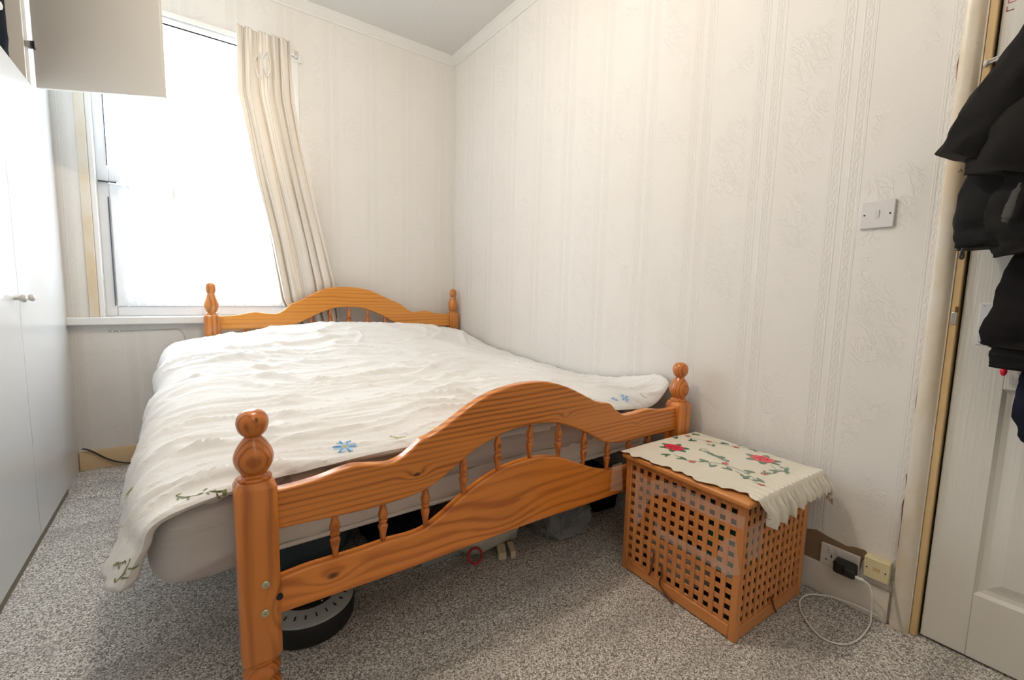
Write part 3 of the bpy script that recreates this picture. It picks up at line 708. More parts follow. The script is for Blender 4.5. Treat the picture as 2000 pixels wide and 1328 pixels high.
def bagd(p, n):
    return p + n * (.012 * nz(p.x * 7, p.y * 7, p.z * 7) + .006 * nz(p.x * 17, p.y * 17, p.z * 17)) * (0 if n.z < -.5 else 1)
solo(rbox(-1.06, -.566, 2.465, 2.908, 1.904, 2.54, .035, 24, bagd), 'storage_bag', M['navy'], 'dark navy soft bag stuffed inside the open overhead cabinet', 'bag')
mat_ = thing('mattress', 'white tufted mattress resting on the pine bed, showing between the spindles', 'mattress', (.76, 2.14, .355))
def mdisp(p, n):
    k = .004 * math.sin(p.x * 60) * abs(n.y) + .004 * math.sin(p.z * 70)
    return p + n * k
rbox(-.070, 1.650, 1.186, 3.10, .358, .560, .045, 40, mdisp).build('core', M['ticking'], mat_)
mb = MB()
loop = [(.10, 1.180), (1.60, 1.180), (1.645, 1.22), (1.645, 3.05)]
mb.tube([(x, y, .380) for x, y in loop], .006, 8)
mb.build('piping', M['ticking'], mat_)
def sdisp(p, n):
    # the sheet is tucked at the left corner and has ridden up along the foot
    lim = lerp(.334, .458, sst(p.x, .03, .19)) + .010 * math.sin(p.x * 9) * sst(p.x, .2, .4)
    if p.z < lim: p = Vector((p.x, p.y + (.012 * sst(p.x, .02, .25) if p.y < 1.5 else 0), lim + (p.z - lim) * .02))
    if p.y < 1.5 and n.y < -.3:
        p.y += -.003 * math.sin((p.z * 1.0 - p.x * .42) * 150 + 4 * nz(p.x * 3, p.z * 3)) * sst(p.x, .0, .2) - .002 * nz(p.x * 9, p.z * 40)
        p.y += .0015 * math.sin((p.z - .35 * p.x) * 110)
    return p
solo(rbox(-.100, 1.662, 1.176, 3.11, .330, .568, .078, 60, sdisp), 'fitted_sheet', M['sheet'], 'grey fitted sheet pulled over the mattress, rounded at its left corner', 'bed sheet')

# ------------------------------------------------------------------ duvet
DR = [  # y, then cross-section control points (x, z) left hem -> wall
    (3.118, [(-.080, .60), (-.100, .65), (-.045, .70), (.20, .728), (.55, .752), (.90, .768), (1.25, .748), (1.60, .718), (1.752, .700)]),
    (3.00, [(-.085, .59), (-.108, .645), (-.050, .70), (.20, .742), (.55, .788), (.90, .803), (1.25, .780), (1.60, .738), (1.758, .700)]),
    (2.82, [(-.088, .56), (-.114, .62), (-.052, .685), (.20, .735), (.55, .785), (.90, .800), (1.25, .770), (1.60, .712), (1.760, .660)]),
    (2.60, [(-.092, .52), (-.120, .59), (-.055, .655), (.20, .695), (.55, .730), (.90, .738), (1.25, .712), (1.60, .660), (1.762, .628)]),
    (2.30, [(-.10, .48), (-.130, .55), (-.060, .622), (.20, .652), (.55, .668), (.90, .672), (1.25, .655), (1.60, .622), (1.762, .606)]),
    (2.00, [(-.11, .44), (-.140, .51), (-.068, .598), (.20, .632), (.55, .645), (.90, .648), (1.25, .635), (1.60, .603), (1.762, .590)]),
    (1.70, [(-.135, .40), (-.150, .46), (-.078, .582), (.20, .618), (.55, .634), (.90, .638), (1.25, .628), (1.60, .597), (1.762, .588)]),
    (1.48, [(-.150, .385), (-.150, .44), (-.082, .572), (.20, .612), (.55, .630), (.90, .634), (1.25, .626), (1.60, .602), (1.762, .612)]),
    (1.30, [(-.160, .385), (-.138, .455), (-.074, .555), (.20, .606), (.55, .624), (.90, .630), (1.25, .620), (1.60, .604), (1.758, .648)]),
    (1.205, [(-.166, .393), (-.122, .466), (-.066, .540), (.20, .596), (.55, .612), (.90, .618), (1.25, .608), (1.60, .590), (1.752, .662)]),
    (1.155, [(-.142, .398), (-.106, .470), (-.056, .540), (.20, .582), (.55, .594, -.012), (.90, .600, -.020), (1.25, .588, -.015), (1.60, .562), (1.735, .640)]),
    (1.165, [(-.113, .410), (-.092, .475), (-.044, .535), (.20, .572), (.55, .578, -.015), (.90, .588, -.025), (1.25, .576, -.018), (1.60, .550), (1.715, .600)]),
]
def crv(a, b, c, d, t):
    return 0.5 * ((2 * b) + (c - a) * t + (2 * a - 5 * b + 4 * c - d) * t * t + (3 * b - a - 3 * c + d) * t ** 3)
def lat(i, j):
    n, k = len(DR), len(DR[0][1])
    def get(i, j):
        y, c = DR[i]; return Vector((c[j][0], y + (c[j][2] if len(c[j]) > 2 else 0), c[j][1]))
    if i < 0: return lat(0, j) * 2 - lat(1, j)
    if i >= n: return lat(n - 1, j) * 2 - lat(n - 2, j)
    if j < 0: return lat(i, 0) * 2 - lat(i, 1)
    if j >= k: return lat(i, k - 1) * 2 - lat(i, k - 2)
    return get(i, j)
LT_ = {(i, j): lat(i, j) for i in range(-1, len(DR) + 1) for j in range(-1, len(DR[0][1]) + 1)}
# parameter of each row / column by real distance so the mesh is even
RY = [0.0]
for i in range(1, len(DR)): RY.append(RY[-1] + max(.03, (LT_[(i, 4)] - LT_[(i - 1, 4)]).length))
RX = [0.0]
for j in range(1, len(DR[0][1])): RX.append(RX[-1] + max(.06, (LT_[(6, j)] - LT_[(6, j - 1)]).length))
def seek(tab, t):
    t *= tab[-1]
    for i in range(len(tab) - 1):
        if t <= tab[i + 1] or i == len(tab) - 2: return i, min(1.0, (t - tab[i]) / (tab[i + 1] - tab[i]))
def dsmooth(u, v):
    i, ti = seek(RY, v); j, tj = seek(RX, u)
    rows = [crv(LT_[(i + a, j - 1)], LT_[(i + a, j)], LT_[(i + a, j + 1)], LT_[(i + a, min(j + 2, len(DR[0][1])))], tj) for a in (-1, 0, 1, 2) if True] if i + 2 <= len(DR) else None
    return crv(*rows, ti)
def ridge(x, y, s):
    n = abs(nz(x, y, s)); return max(0.0, 1 - n * 4.0) ** 2.0
CREASES = [  # world polylines of the larger folds: points (x, y), height, width
    ([(.02, 2.75), (.25, 2.62), (.55, 2.60), (.80, 2.66)], .016, .020), ([(-.02, 2.55), (.22, 2.47), (.50, 2.47)], .013, .018),
    ([(.20, 2.88), (.45, 2.76), (.70, 2.74)], .010, .020), ([(.75, 2.50), (.82, 2.62), (.83, 2.75)], .007, .012),
    ([(1.15, 2.55), (1.35, 2.68), (1.45, 2.85), (1.42, 3.0)], .014, .018), ([(1.02, 2.5), (1.24, 2.64), (1.32, 2.84)], .010, .016),
    ([(1.50, 2.55), (1.58, 2.75), (1.66, 2.95)], .016, .022), ([(1.30, 2.35), (1.55, 2.36), (1.74, 2.44)], .012, .020),
    ([(.0, 2.15), (.4, 2.10), (.9, 2.12), (1.4, 2.06)], .008, .016), ([(.1, 1.95), (.6, 1.93), (1.2, 1.97)], .007, .014),
    ([(-.04, 1.80), (.3, 1.72), (.8, 1.76), (1.3, 1.70)], .008, .016), ([(.3, 1.55), (.7, 1.53), (1.2, 1.58)], .007, .013),
    ([(-.05, 1.42), (.2, 1.38), (.5, 1.40)], .010, .014), ([(.05, 1.30), (.3, 1.28), (.6, 1.31)], .009, .013),
    ([(-.06, 2.35), (.12, 2.25), (.35, 2.24)], .010, .015), ([(-.08, 1.62), (.10, 1.53), (.3, 1.52)], .009, .014),
    ([(.9, 1.42), (1.3, 1.40), (1.6, 1.34)], .010, .018), ([(1.35, 1.30), (1.55, 1.27), (1.72, 1.22)], .012, .018),
]
CR2 = [([Vector(p) for p in cr(pl, 6)], h, wd_) for pl, h, wd_ in CREASES]
def crease(x, y):
    t = 0.0
    for pts, h, wd_ in CR2:
        bx0 = min(p.x for p in pts) - .06; bx1 = max(p.x for p in pts) + .06
        if not (bx0 < x < bx1): continue
        if abs(pts[len(pts) // 2].y - y) > .35: continue
        best = 9; bi = 0
        for i in range(len(pts) - 1):
            a, b = pts[i], pts[i + 1]; ab = b - a; q = Vector((x, y)) - a
            s_ = max(0, min(1, q.dot(ab) / ab.length_squared)); dd_ = (q - ab * s_).length
            if dd_ < best: best = dd_; bi = (i + s_) / (len(pts) - 1)
        if best < wd_ * 3:
            t += h * math.exp(-(best / wd_) ** 2 * 1.4) * min(1, 5 * bi, 5 * (1 - bi))
    return t
def wrink(x, y):
    ang = .45 * sst(.55 - x, 0, .6) - .25 * sst(x - 1.1, 0, .6)
    X = x * math.cos(ang) + y * math.sin(ang); Y = -x * math.sin(ang) + y * math.cos(ang)
    wx = .12 * nz(x * 2, y * 2, 5); wy = .10 * nz(x * 2.3, y * 2.3, 9)
    h = .0150 * ridge((X + wx) * 1.6, (Y + wy) * 5.5, 1.0)
    h += .0110 * ridge((X + wx) * 2.6, (Y + wy) * 11, 2.0) * (.6 + .6 * nz(x * 2, y * 2, 3))
    h += .0050 * ridge(X * 5, (Y + wy) * 22, 4.0)
    h += .0050 * ridge((X + .6 * Y) * 4, (Y - .5 * X) * 9, 6.0) * sst(nz(x * 1.7, y * 1.7, 12), -.1, .3)
    h += .012 * nz(x * 2.6, y * 3.2, 7)
    return h + crease(x, y)
def dsurf(u, v):
    p = dsmooth(u, v)
    e = .004
    du = dsmooth(min(1, u + e), v) - dsmooth(max(0, u - e), v); dv = dsmooth(u, min(1, v + e)) - dsmooth(u, max(0, v - e))
    n = dv.cross(du)
    n = n.normalized() if n.length > 1e-9 else Vector((0, 0, 1))
    if n.z < 0 and p.x > .1: n = -n
    fade = sst(v, 0, .03) * (1 - .55 * sst(v, .955, .99)) * (1 - .5 * sst(u, .93, 1))
    q = p + n * (wrink(p.x, p.y) * fade)
    q.x = min(q.x, XR - .012)
    q.y = max(q.y, 1.122)
    return q
DU, DV = 230, 250
duv = solo(MB().grid(dsurf, DU, DV), 'duvet', M['duvet'], 'crumpled cream white duvet spread over the bed, one corner trailing', 'duvet', recalc=False, solid=.009, off=0.0)

def decal(surf, u0, v0, polys, name, mat, parent, rot=0.0, eps=.0012, flip=1, sc=1.0):
    """flat printed shapes laid on a surface: polys are outlines in metres round (u0, v0)"""
    e = .004
    a = Vector(surf(u0 + e, v0)) - Vector(surf(u0 - e, v0)); b = Vector(surf(u0, v0 + e)) - Vector(surf(u0, v0 - e))
    lu, lv = max(a.length / (2 * e), .05), max(b.length / (2 * e), .05)
    c_, s_ = math.cos(rot), math.sin(rot)
    m_ = MB()
    def P(p, q):
        p, q = p * sc, q * sc
        x, y = p * c_ - q * s_, p * s_ + q * c_
        u, v = min(.999, max(.001, u0 + x / lu)), min(.999, max(.001, v0 + y / lv))
        p0 = Vector(surf(u, v)); pu = Vector(surf(min(1, u + .002), v)) - p0; pv = Vector(surf(u, min(1, v + .002))) - p0
        n = pv.cross(pu)
        if v > .998: n = Vector((0, -1, 0))
        n = n.normalized() * flip
        return p0 + n * eps
    for poly in polys:
        cx = sum(p[0] for p in poly) / len(poly); cy = sum(p[1] for p in poly) / len(poly)
        c0 = m_.bm.verts.new(P(cx, cy))
        mid = [m_.bm.verts.new(P(cx + (p[0] - cx) * .5, cy + (p[1] - cy) * .5)) for p in poly]
        out = [m_.bm.verts.new(P(*p)) for p in poly]
        n = len(poly)
        for i in range(n):
            k = (i + 1) % n
            m_.bm.faces.new((c0, mid[i], mid[k])); m_.bm.faces.new((mid[i], out[i], out[k], mid[k]))
    return m_.build(name, mat, parent, recalc=False)
def petal(cx, cy, ang, L, W, n=10):
    pts = []
    for i in range(n):
        t = 2 * math.pi * i / n
        x = L / 2 * (1 + math.cos(t)); y = W / 2 * math.sin(t) * (1.1 - .2 * math.cos(t))
        pts.append((cx + x * math.cos(ang) - y * math.sin(ang), cy + x * math.sin(ang) + y * math.cos(ang)))
    return pts
def sprig(n=6, L=.06, s=.012):
    out = []
    for i in range(n):
        t = i / (n - 1); x = L * (t - .5); y = .010 * math.sin(t * 3)
        out.append(petal(x, y, .9 if i % 2 else -.9, s, s * .42))
    out.append([(-L / 2, -.0008), (0, .0072), (L / 2, .0005), (L / 2, .002), (0, .0092), (-L / 2, .0006)])
    return out
def find(px, py, pz):
    best = None
    for i in range(0, 101):
        for j in range(70, 101):
            p = dsmooth(i / 100, j / 100); d = (p - Vector((px, py, pz))).length
            if best is None or d < best[0]: best = (d, i / 100, j / 100)
    return best[1], best[2]
def flower_blue(x, y, z, sc=1.0, rot=0.0):
    u, v = find(x, y, z); v = min(v, .975); u = min(u, .985)
    decal(dsurf, u, v, [petal(0, 0, k * math.pi / 3 + rot, .030, .013) for k in range(6)], 'flower_print', M['print_pale_blue'], duv, eps=.0056, sc=sc)
    decal(dsurf, u, v, [petal(.008 * math.cos(k * math.pi / 3 + rot + .3), .008 * math.sin(k * math.pi / 3 + rot + .3), k * math.pi / 3 + rot + .25, .024, .006) for k in range(6)], 'flower_print', M['print_blue'], duv, eps=.0062, sc=sc)
    decal(dsurf, u, v, [petal(-.006, 0, 0, .012, .010)], 'flower_print', M['print_yellow'], duv, eps=.0068, sc=sc)
def leaves(x, y, z, rot=0.0, n=6, L=.06, s=.012, mat='print_green'):
    u, v = find(x, y, z); v = min(v, .978); u = max(.015, min(u, .985))
    decal(dsurf, u, v, sprig(n, L, s), 'leaf_print', M[mat], duv, rot=rot, eps=.0056)
flower_blue(.335, 1.19, .585); flower_blue(1.47, 1.19, .580, .8, .5); flower_blue(1.40, 1.19, .575, .6); flower_blue(.11, 1.19, .555, .7, .2)
leaves(.045, 1.18, .545, .5, 7, .06); leaves(-.02, 1.19, .535, .9, 5, .06); leaves(.48, 1.2, .60, .3, 4, .04, .009, 'print_yellow'); leaves(.60, 1.2, .61, .2, 5, .05, .009, 'print_yellow')
leaves(-.118, 1.186, .425, 1.2, 6, .05, .011); leaves(-.125, 1.186, .405, .2, 5, .045, .010); leaves(1.60, 1.19, .57, 1.3, 3, .035, .004); leaves(.75, 1.2, .60, .4, 4, .05, .008, 'print_yellow')
leaves(-.13, 1.32, .47, 1.0, 6, .07, .009, 'print_yellow'); leaves(-.115, 1.45, .50, .8, 6, .07, .009, 'print_yellow')

# ------------------------------------------------------------------ hamper
HO = Vector((1.275, .572, 0)); HA = R(-2.5); HC, HS = math.cos(HA), math.sin(HA)
def hm(p): return Vector((HO.x + p[0] * HC - p[1] * HS, HO.y + p[0] * HS + p[1] * HC, p[2]))
HWX, HWY, HH = .42, .445, .432
ham = thing('laundry_hamper', 'square slatted wooden laundry hamper with lid beside the bed foot', 'hamper', tuple(hm((.21, .22, 0))))
pw = .024
for a, b in ((0, 0), (HWX - pw, 0), (0, HWY - pw), (HWX - pw, HWY - pw)):
    MB().box((a, b, 0), (a + pw, b + pw, HH)).build('corner_post', M['acacia_z'], ham, bevel=.003, fmap=hm)
def panel(axis, pos, inner):
    L = HWY if axis == 'y' else HWX
    mb = MB(); n = 12 if axis == 'y' else 12; a0, a1 = pw, L - pw
    step = (a1 - a0) / (n - .45); wv = step * .475
    t = .010
    def bx(lo, hi, z0, z1, d0, d1):
        if axis == 'y': mb.box((pos + d0, lo, z0), (pos + d1, hi, z1))
        else: mb.box((lo, pos + d0, z0), (hi, pos + d1, z1))
    s = 1 if inner > 0 else -1
    lo_, hi_ = sorted((.002 * s, .0075 * s)); lo2, hi2 = sorted((.0048 * s, .0095 * s))
    for i in range(1, n):
        x = a0 + (i - .45) * step + 0.0
        bx(x, x + wv, .045, HH - .014, lo_, hi_)
    m = 11; zs = (HH - .014 - .045) / m
    for i in range(0, m + 1):
        z = .045 + i * zs
        bx(a0 - .002, a1 + .002, z - zs * .25, min(HH - .003, z + zs * .25), lo2, hi2)
    return mb.build('lattice_panel', M['acacia_z'], ham, bevel=.0012, seg=1, fmap=hm)
panel('y', 0, 1); panel('x', 0, 1); panel('y', HWX, -1); panel('x', HWY, -1)
for (a, b, axis) in (((0, pw), (.016, HWY - pw), 'y'), ((HWX - .016, pw), (HWX, HWY - pw), 'y'), ((pw, 0), (HWX - pw, .016), 'x'), ((pw, HWY - .016), (HWX - pw, HWY), 'x')):
    MB().box((a[0], a[1], .004), (b[0], b[1], .044)).build('bottom_rail', M['acacia_' + axis], ham, bevel=.003, fmap=hm)
MB().box((.018, .018, .02), (HWX - .018, HWY - .018, .028)).build('base_board', M['grey_cloth'], ham, fmap=hm)
MB().box((-.016, -.018, HH), (HWX + .012, HWY + .012, HH + .018)).build('lid', M['acacia_y'], ham, bevel=.005, fmap=hm)
# leather pulls and clear tape
for pts in ([(-.003, .300, .13), (-.005, .302, .10), (-.006, .306, .06), (-.008, .312, .045)], [(-.003, .268, .10), (-.006, .262, .07), (-.010, .262, .035), (-.012, .22, .012), (-.012, .205, .004)], [(.20, -.003, .075), (.212, -.006, .045), (.216, -.010, .030), (.225, -.010, .018)]):
    MB().tube([hm(p) for p in cr(pts, 6)], .0035, 7).build('tie_cord', M['leather'], ham)
def tape(poly, name='tape_strip', par=None, fm=hm):
    m_ = MB().poly(poly)
    bmesh.ops.triangulate(m_.bm, faces=m_.bm.faces[:])
    return m_.build(name, M['tape'], par or ham, fmap=fm, smooth=False)
X0 = -.0015
tape([(X0, .40, .40), (X0, .34, .38), (X0, .30, .40), (X0, .20, .41), (X0, .10, .40), (X0, .0, .40), (X0, .0, .36), (X0, .12, .355), (X0, .26, .36), (X0, .33, .33), (X0, .375, .20), (X0, .40, .20)])
tape([(X0 - .0006, .31, .26), (X0 - .0006, .28, .23), (X0 - .0006, .10, .235), (X0 - .0006, .02, .22), (X0 - .0006, .02, .195), (X0 - .0006, .12, .205), (X0 - .0006, .30, .20)])
tape([(X0 - .001, .02, .33), (X0 - .001, .06, .30), (X0 - .001, .08, .22), (X0 - .001, .04, .20), (X0 - .001, 0, .22)])
tape([(.02, -.0015, .36), (.11, -.0015, .37), (.10, -.0015, .24), (.06, -.0015, .26), (.03, -.0015, .24)])
tape([(.10, -.0015, .40), (.20, -.0015, .39), (.19, -.0015, .36), (.11, -.0015, .35)])
tape([(-.01, HWY + .015, .41), (-.045, HWY + .030, .40), (-.05, HWY + .030, .30), (-.003, HWY + .012, .30)])
# clothes inside
solo(MB().blob(lump(tuple(hm((.21, .125, .20))), (.13, .085, .075), 4, .14, 2.4, .030)), 'laundry_bundle', M['teal'], 'teal green clothes visible through the holes of the hamper', 'clothes')
solo(MB().blob(lump(tuple(hm((.105, .275, .085))), (.070, .115, .050), 9, .12, 2.6, .030)), 'laundry_bundle', M['white_cloth'], 'white clothes low down inside the hamper, nearer the bed', 'clothes')
solo(MB().blob(lump(tuple(hm((.22, .23, .34))), (.13, .14, .055), 14, .10, 2.0)), 'laundry_bundle', M['grey_cloth'], 'dark grey clothes filling the top of the hamper', 'clothes')

# cream embroidered cloth on the lid
CZ = HH + .0205
def clothf(u, v):   # u along the hamper's x, v along its y from the near (ruffled) edge
    a = lerp(-.05, .50, u); b = lerp(-.16, HWY + .012, v)
    a0 = -.004 + .007 * math.sin(v * 21 + 1) + .005 * math.sin(v * 47) + .004 * math.sin(v * 95) + .030 * sst(v, .55, .25) - .022 * sst(v, .80, .92)
    if a < a0: a = a0 + (a - a0) * .08
    x, y, z = a, b, CZ + .004 + .004 * math.sin(math.pi * min(1, max(0, a / .42))) + .0012 * nz(a * 22, b * 22) + .002 * nz(a * 8, b * 9)
    edge = HWX + .016
    if a > edge:                       # falls between the lid and the wall
        t = a - edge; x = edge + .004 + .012 * (1 - math.exp(-t * 60)); z -= t * .8
        y += .004 * math.sin(v * 90)
    eb = -.024
    if b < eb:                         # gathered ruffle hanging in front
        t = eb - b
        ruf = math.sin(a * 230 + 3 * nz(a * 9, 1)) * .7 + math.sin(a * 111 + 1) * .4
        hang = min(t, lerp(.085, .060, sst(a, .10, .30)) * sst(a, -.02, .05) + .003 * math.sin(a * 115))
        z = z - hang * (1 - .25 * math.exp(-hang * 40))
        y = eb - .014 * (1 - math.exp(-t * 70)) - (.013 * ruf + .012) * sst(hang, .008, .05)
        x += .006 * math.cos(a * 230) * sst(hang, .01, .05)
        if a < .06: x += (.06 - a) * .6 * sst(t, 0, .05)
    else:
        k = sst(b, .05, eb); z += .0030 * math.sin(a * 230 + 3 * nz(a * 9, 1)) * k
        k2 = sst(a, .05, 0); z += .0016 * math.sin(v * 75) * k2 + .0012 * k2
    p = hm((x, y, z)); p.x = min(p.x, XR - .005)
    return p
cl = solo(MB().grid(clothf, 220, 150), 'embroidered_cloth', M['cloth'], 'cream frilled cloth with red roses and green script on the hamper lid', 'cloth', recalc=False, solid=.001, off=0.0)
def cuv(wx, wy):
    dx, dy = wx - HO.x, wy - HO.y
    a = dx * HC + dy * HS; b = -dx * HS + dy * HC
    return (a + .05) / .55, (b + .16) / (HWY + .172)
def cdecal(wx, wy, polys, name, mat, rot=0.0, eps=.0016):
    u, v = cuv(wx, wy)
    return decal(clothf, u, v, polys, name, M[mat], cl, rot=rot, eps=eps, flip=-1)
def rose(wx, wy, r, mat, leafm):
    cdecal(wx, wy, [petal(.45 * r * math.cos(t), .45 * r * math.sin(t), t, r * .90, r * .50) for t in (.2, 1.5, 2.6, 3.6, 4.6, 5.4)], 'leaf_print', leafm, eps=.0014)
    pts = [(r * .80 * (1 + .07 * math.sin(7 * t)) * math.cos(t), r * .86 * (1 + .07 * math.sin(7 * t)) * math.sin(t)) for t in [2 * math.pi * i / 30 for i in range(30)]]
    cdecal(wx, wy, [pts], 'rose_print', mat, eps=.0020)
    cdecal(wx, wy, [petal(.2 * r * math.cos(t), .2 * r * math.sin(t), t + 1.2, r * .45, r * .16) for t in (0, 1.3, 2.5, 3.8, 5)], 'rose_print', 'rose_deep' if mat != 'rose_pale' else 'rose', eps=.0025)
rose(1.467, .937, .042, 'rose', 'leafg'); rose(1.636, .691, .046, 'rose_pale', 'leafpale')
for i, (x, y) in enumerate(((1.639, .988), (1.654, .904), (1.681, .809), (1.391, .816), (1.476, .743), (1.499, .624), (1.402, .589))):
    cdecal(x, y, [petal(0, 0, t + i, .013, .007) for t in (0, 1.3, 2.5, 3.8, 5)], 'bud_print', 'bud')
for i, (x, y) in enumerate(((1.602, .944), (1.624, .868), (1.688, .858), (1.729, .809), (1.715, .754), (1.437, .799), (1.42, .755), (1.442, .711), (1.476, .661), (1.42, .643), (1.435, .607), (1.553, .617), (1.612, .602), (1.394, .852), (1.376, .91), (1.576, 1.0), (1.696, .985), (1.51, .62), (1.58, .59))):
    cdecal(x, y, [petal(-.018, 0, 0, .036, .013), petal(-.004, .007, 1.0, .020, .008)], 'leaf_print', 'leafg' if i in (0, 2, 13, 14, 15, 16) else 'leafpale', rot=(i * 1.1) % 3.1 - .6)
def stroke(pts, wdt):
    a = []; b = []
    for i, p in enumerate(pts):
        q = Vector(pts[min(i + 1, len(pts) - 1)]) - Vector(pts[max(0, i - 1)]); q.normalize(); n = Vector((-q.y, q.x)) * wdt
        a.append((p[0] + n.x, p[1] + n.y)); b.append((p[0] - n.x, p[1] - n.y))
    return a, b
def cline(wp, wdt, name, mat, eps=.0018):
    """thin stitched line through world (x, y) points on the cloth"""
    m_ = MB(); prev = None
    a, b = stroke([tuple(p) for p in cr(wp, 6)], wdt)
    for p, q in zip(a, b):
        c = []
        for k in (p, q):
            u, v = cuv(*k); w_ = Vector(clothf(u, v)); w_.z += eps; c.append(m_.bm.verts.new(w_))
        if prev: m_.bm.faces.new((prev[0], prev[1], c[1], c[0]))
        prev = c
    m_.build(name, M[mat], cl, recalc=False)
for wp in ([(1.62, .97), (1.66, .90), (1.67, .84), (1.715, .78), (1.70, .73)], [(1.40, .89), (1.39, .83), (1.43, .79), (1.46, .74), (1.46, .68), (1.43, .62)], [(1.60, .65), (1.56, .61), (1.52, .605)], [(1.44, .69), (1.42, .64), (1.405, .60)]):
    cline(wp, .0011, 'stem_print', 'leafpale')
# green script word, letters as strokes in a (advance, height) frame
LET = {'C': ([[(.9, .85), (.5, 1.05), (.1, .6), (.3, .1), (.7, 0), (1.05, .2)]], 1.05),
       'a': ([[(.75, .5), (.4, .6), (.1, .3), (.3, .0), (.6, .15), (.75, .5), (.72, .1), (.95, .05)]], .9),
       'm': ([[(0, .1), (.12, .55), (.15, .0), (.35, .5), (.48, .5), (.5, 0), (.7, .5), (.85, .5), (.85, .05), (1.05, .1)]], 1.0),
       'e': ([[(0, .15), (.4, .4), (.35, .6), (.1, .45), (.15, .05), (.6, .1)]], .58),
       'l': ([[(0, .15), (.35, .85), (.25, 1.05), (.12, .7), (.2, .05), (.5, .1)]], .48),
       'i': ([[(0, .15), (.15, .55), (.15, .05), (.4, .1)], [(.14, .8), (.19, .84)]], .4)}
adv = 0.0; T0 = Vector((1.530, .874)); TD = (Vector((1.498, .744)) - T0); TL = TD.length; TD.normalize(); TU = Vector((-TD.y, TD.x))
word = 'Camellia'; tot = sum(LET[c][1] for c in word); sc_ = TL / tot
for ch in word:
    for st in LET[ch][0]:
        wp = [tuple(T0 + TD * ((adv + p[0]) * sc_) + TU * ((p[1] - .2) * .028)) for p in st]
        cline(wp, .0018, 'script_letter', 'leafpale', .002)
    adv += LET[ch][1]

# ------------------------------------------------------------------ things on the right wall
sw = thing('light_switch', 'single white square light switch on the right wall', 'light switch', (XR, .473, 1.27))
MB().box((XR - .009, .430, 1.262), (XR, .517, 1.348)).build('plate', M['switch'], sw, bevel=.003)
MB().prism([(XR - .0125, 1.318), (XR - .008, 1.320), (XR - .008, 1.292), (XR - .0095, 1.292)], .468, .478, 'y').build('rocker', M['switch_side'], sw, bevel=.0005)
for yy in (.441, .506): MB().lathe([(.0028, 0), (.0028, -.0096), (.001, -.0098)], (XR, yy, 1.305), 12, 'x').build('screw', M['dark'], sw)

# torn wallpaper round the socket shows brown backing
tp = MB().prism([(.580, .204), (.551, .214), (.511, .205), (.458, .198), (.440, .205), (.409, .208), (.394, .194), (.413, .170), (.42, .105), (.58, .105)], XR - .0025, XR + .001, 'x').build('torn_patch', M['brown_paper'], wall_right, smooth=False)
tp['label'] = 'bare brown patch where wallpaper is torn'
so = thing('wall_socket', 'white double wall socket in the torn brown patch above the skirting', 'socket', (XR, .47, .11))
MB().box((XR - .011, .417, .106), (XR - .0005, .530, .182)).build('plate', M['socket'], so, bevel=.003)
for yy in (.500, .478): MB().box((XR - .015, yy - .006, .158), (XR - .010, yy + .006, .174)).build('rocker', M['switch'], so, bevel=.001)
mb = MB().box((XR - .0118, .494, .140), (XR - .0105, .498, .149)).box((XR - .0118, .508, .126), (XR - .0105, .514, .129)).box((XR - .0118, .486, .126), (XR - .0105, .492, .129))
mb.build('pin_slots', M['dark'], so)
# plug-in charger with white lead
ch = thing('charger', 'black plug-in charger with a looped white lead in the wall socket', 'charger', (XR - .03, .45, .12))
rbox(XR - .052, XR - .0115, .418, .480, .112, .158, .010, 8).build('plug_body', M['black_plastic'], ch)
rbox(XR - .062, XR - .030, .413, .452, .118, .150, .010, 8).build('plug_tail', M['black_plastic'], ch)
MB().lathe([(.005, 0), (.0055, -.018), (.003, -.022)], (XR - .055, .414, .132), 12, 'y').build('connector', M['white_cable'], ch)
lead = cr([(XR - .055, .392, .132), (XR - .060, .375, .126), (XR - .055, .366, .085), (XR - .045, .366, .030), (XR - .075, .360, .006), (1.60, .361, .006), (1.535, .385, .006), (1.520, .435, .006), (1.575, .500, .006), (1.64, .535, .006), (1.70, .530, .010), (1.730, .485, .020), (1.738, .43, .028), (1.740, .392, .030), (1.752, .352, .022)], 10)
MB().tube(lead, .0024, 8).build('lead', M['white_cable'], ch)
ph = thing('phone_socket', 'yellowed square phone socket box beside the wall socket', 'phone socket', (XR, .37, .14))
MB().box((XR - .034, .336, .138), (XR, .402, .206)).build('box_body', M['phone'], ph, bevel=.003)
MB().box((XR - .0348, .359, .167), (XR - .0335, .377, .179)).build('label_window', M['gloss_yellow'], ph)
for yy in (.345, .393): MB().lathe([(.0022, 0), (.0022, -.0352), (.001, -.0354)], (XR, yy, .172), 10, 'x').build('screw', M['dark'], ph)
solo(MB().tube(cr([(XR - .012, .334, .142), (XR - .018, .328, .148), (XR - .022, .322, .125), (XR - .026, .306, .06), (XR - .028, .290, .012), (XR - .030, .270, .004)], 8), .002, 8), 'phone_wire', M['grey_cable'], 'thin grey wire hanging from the phone socket down the door frame', 'cable')

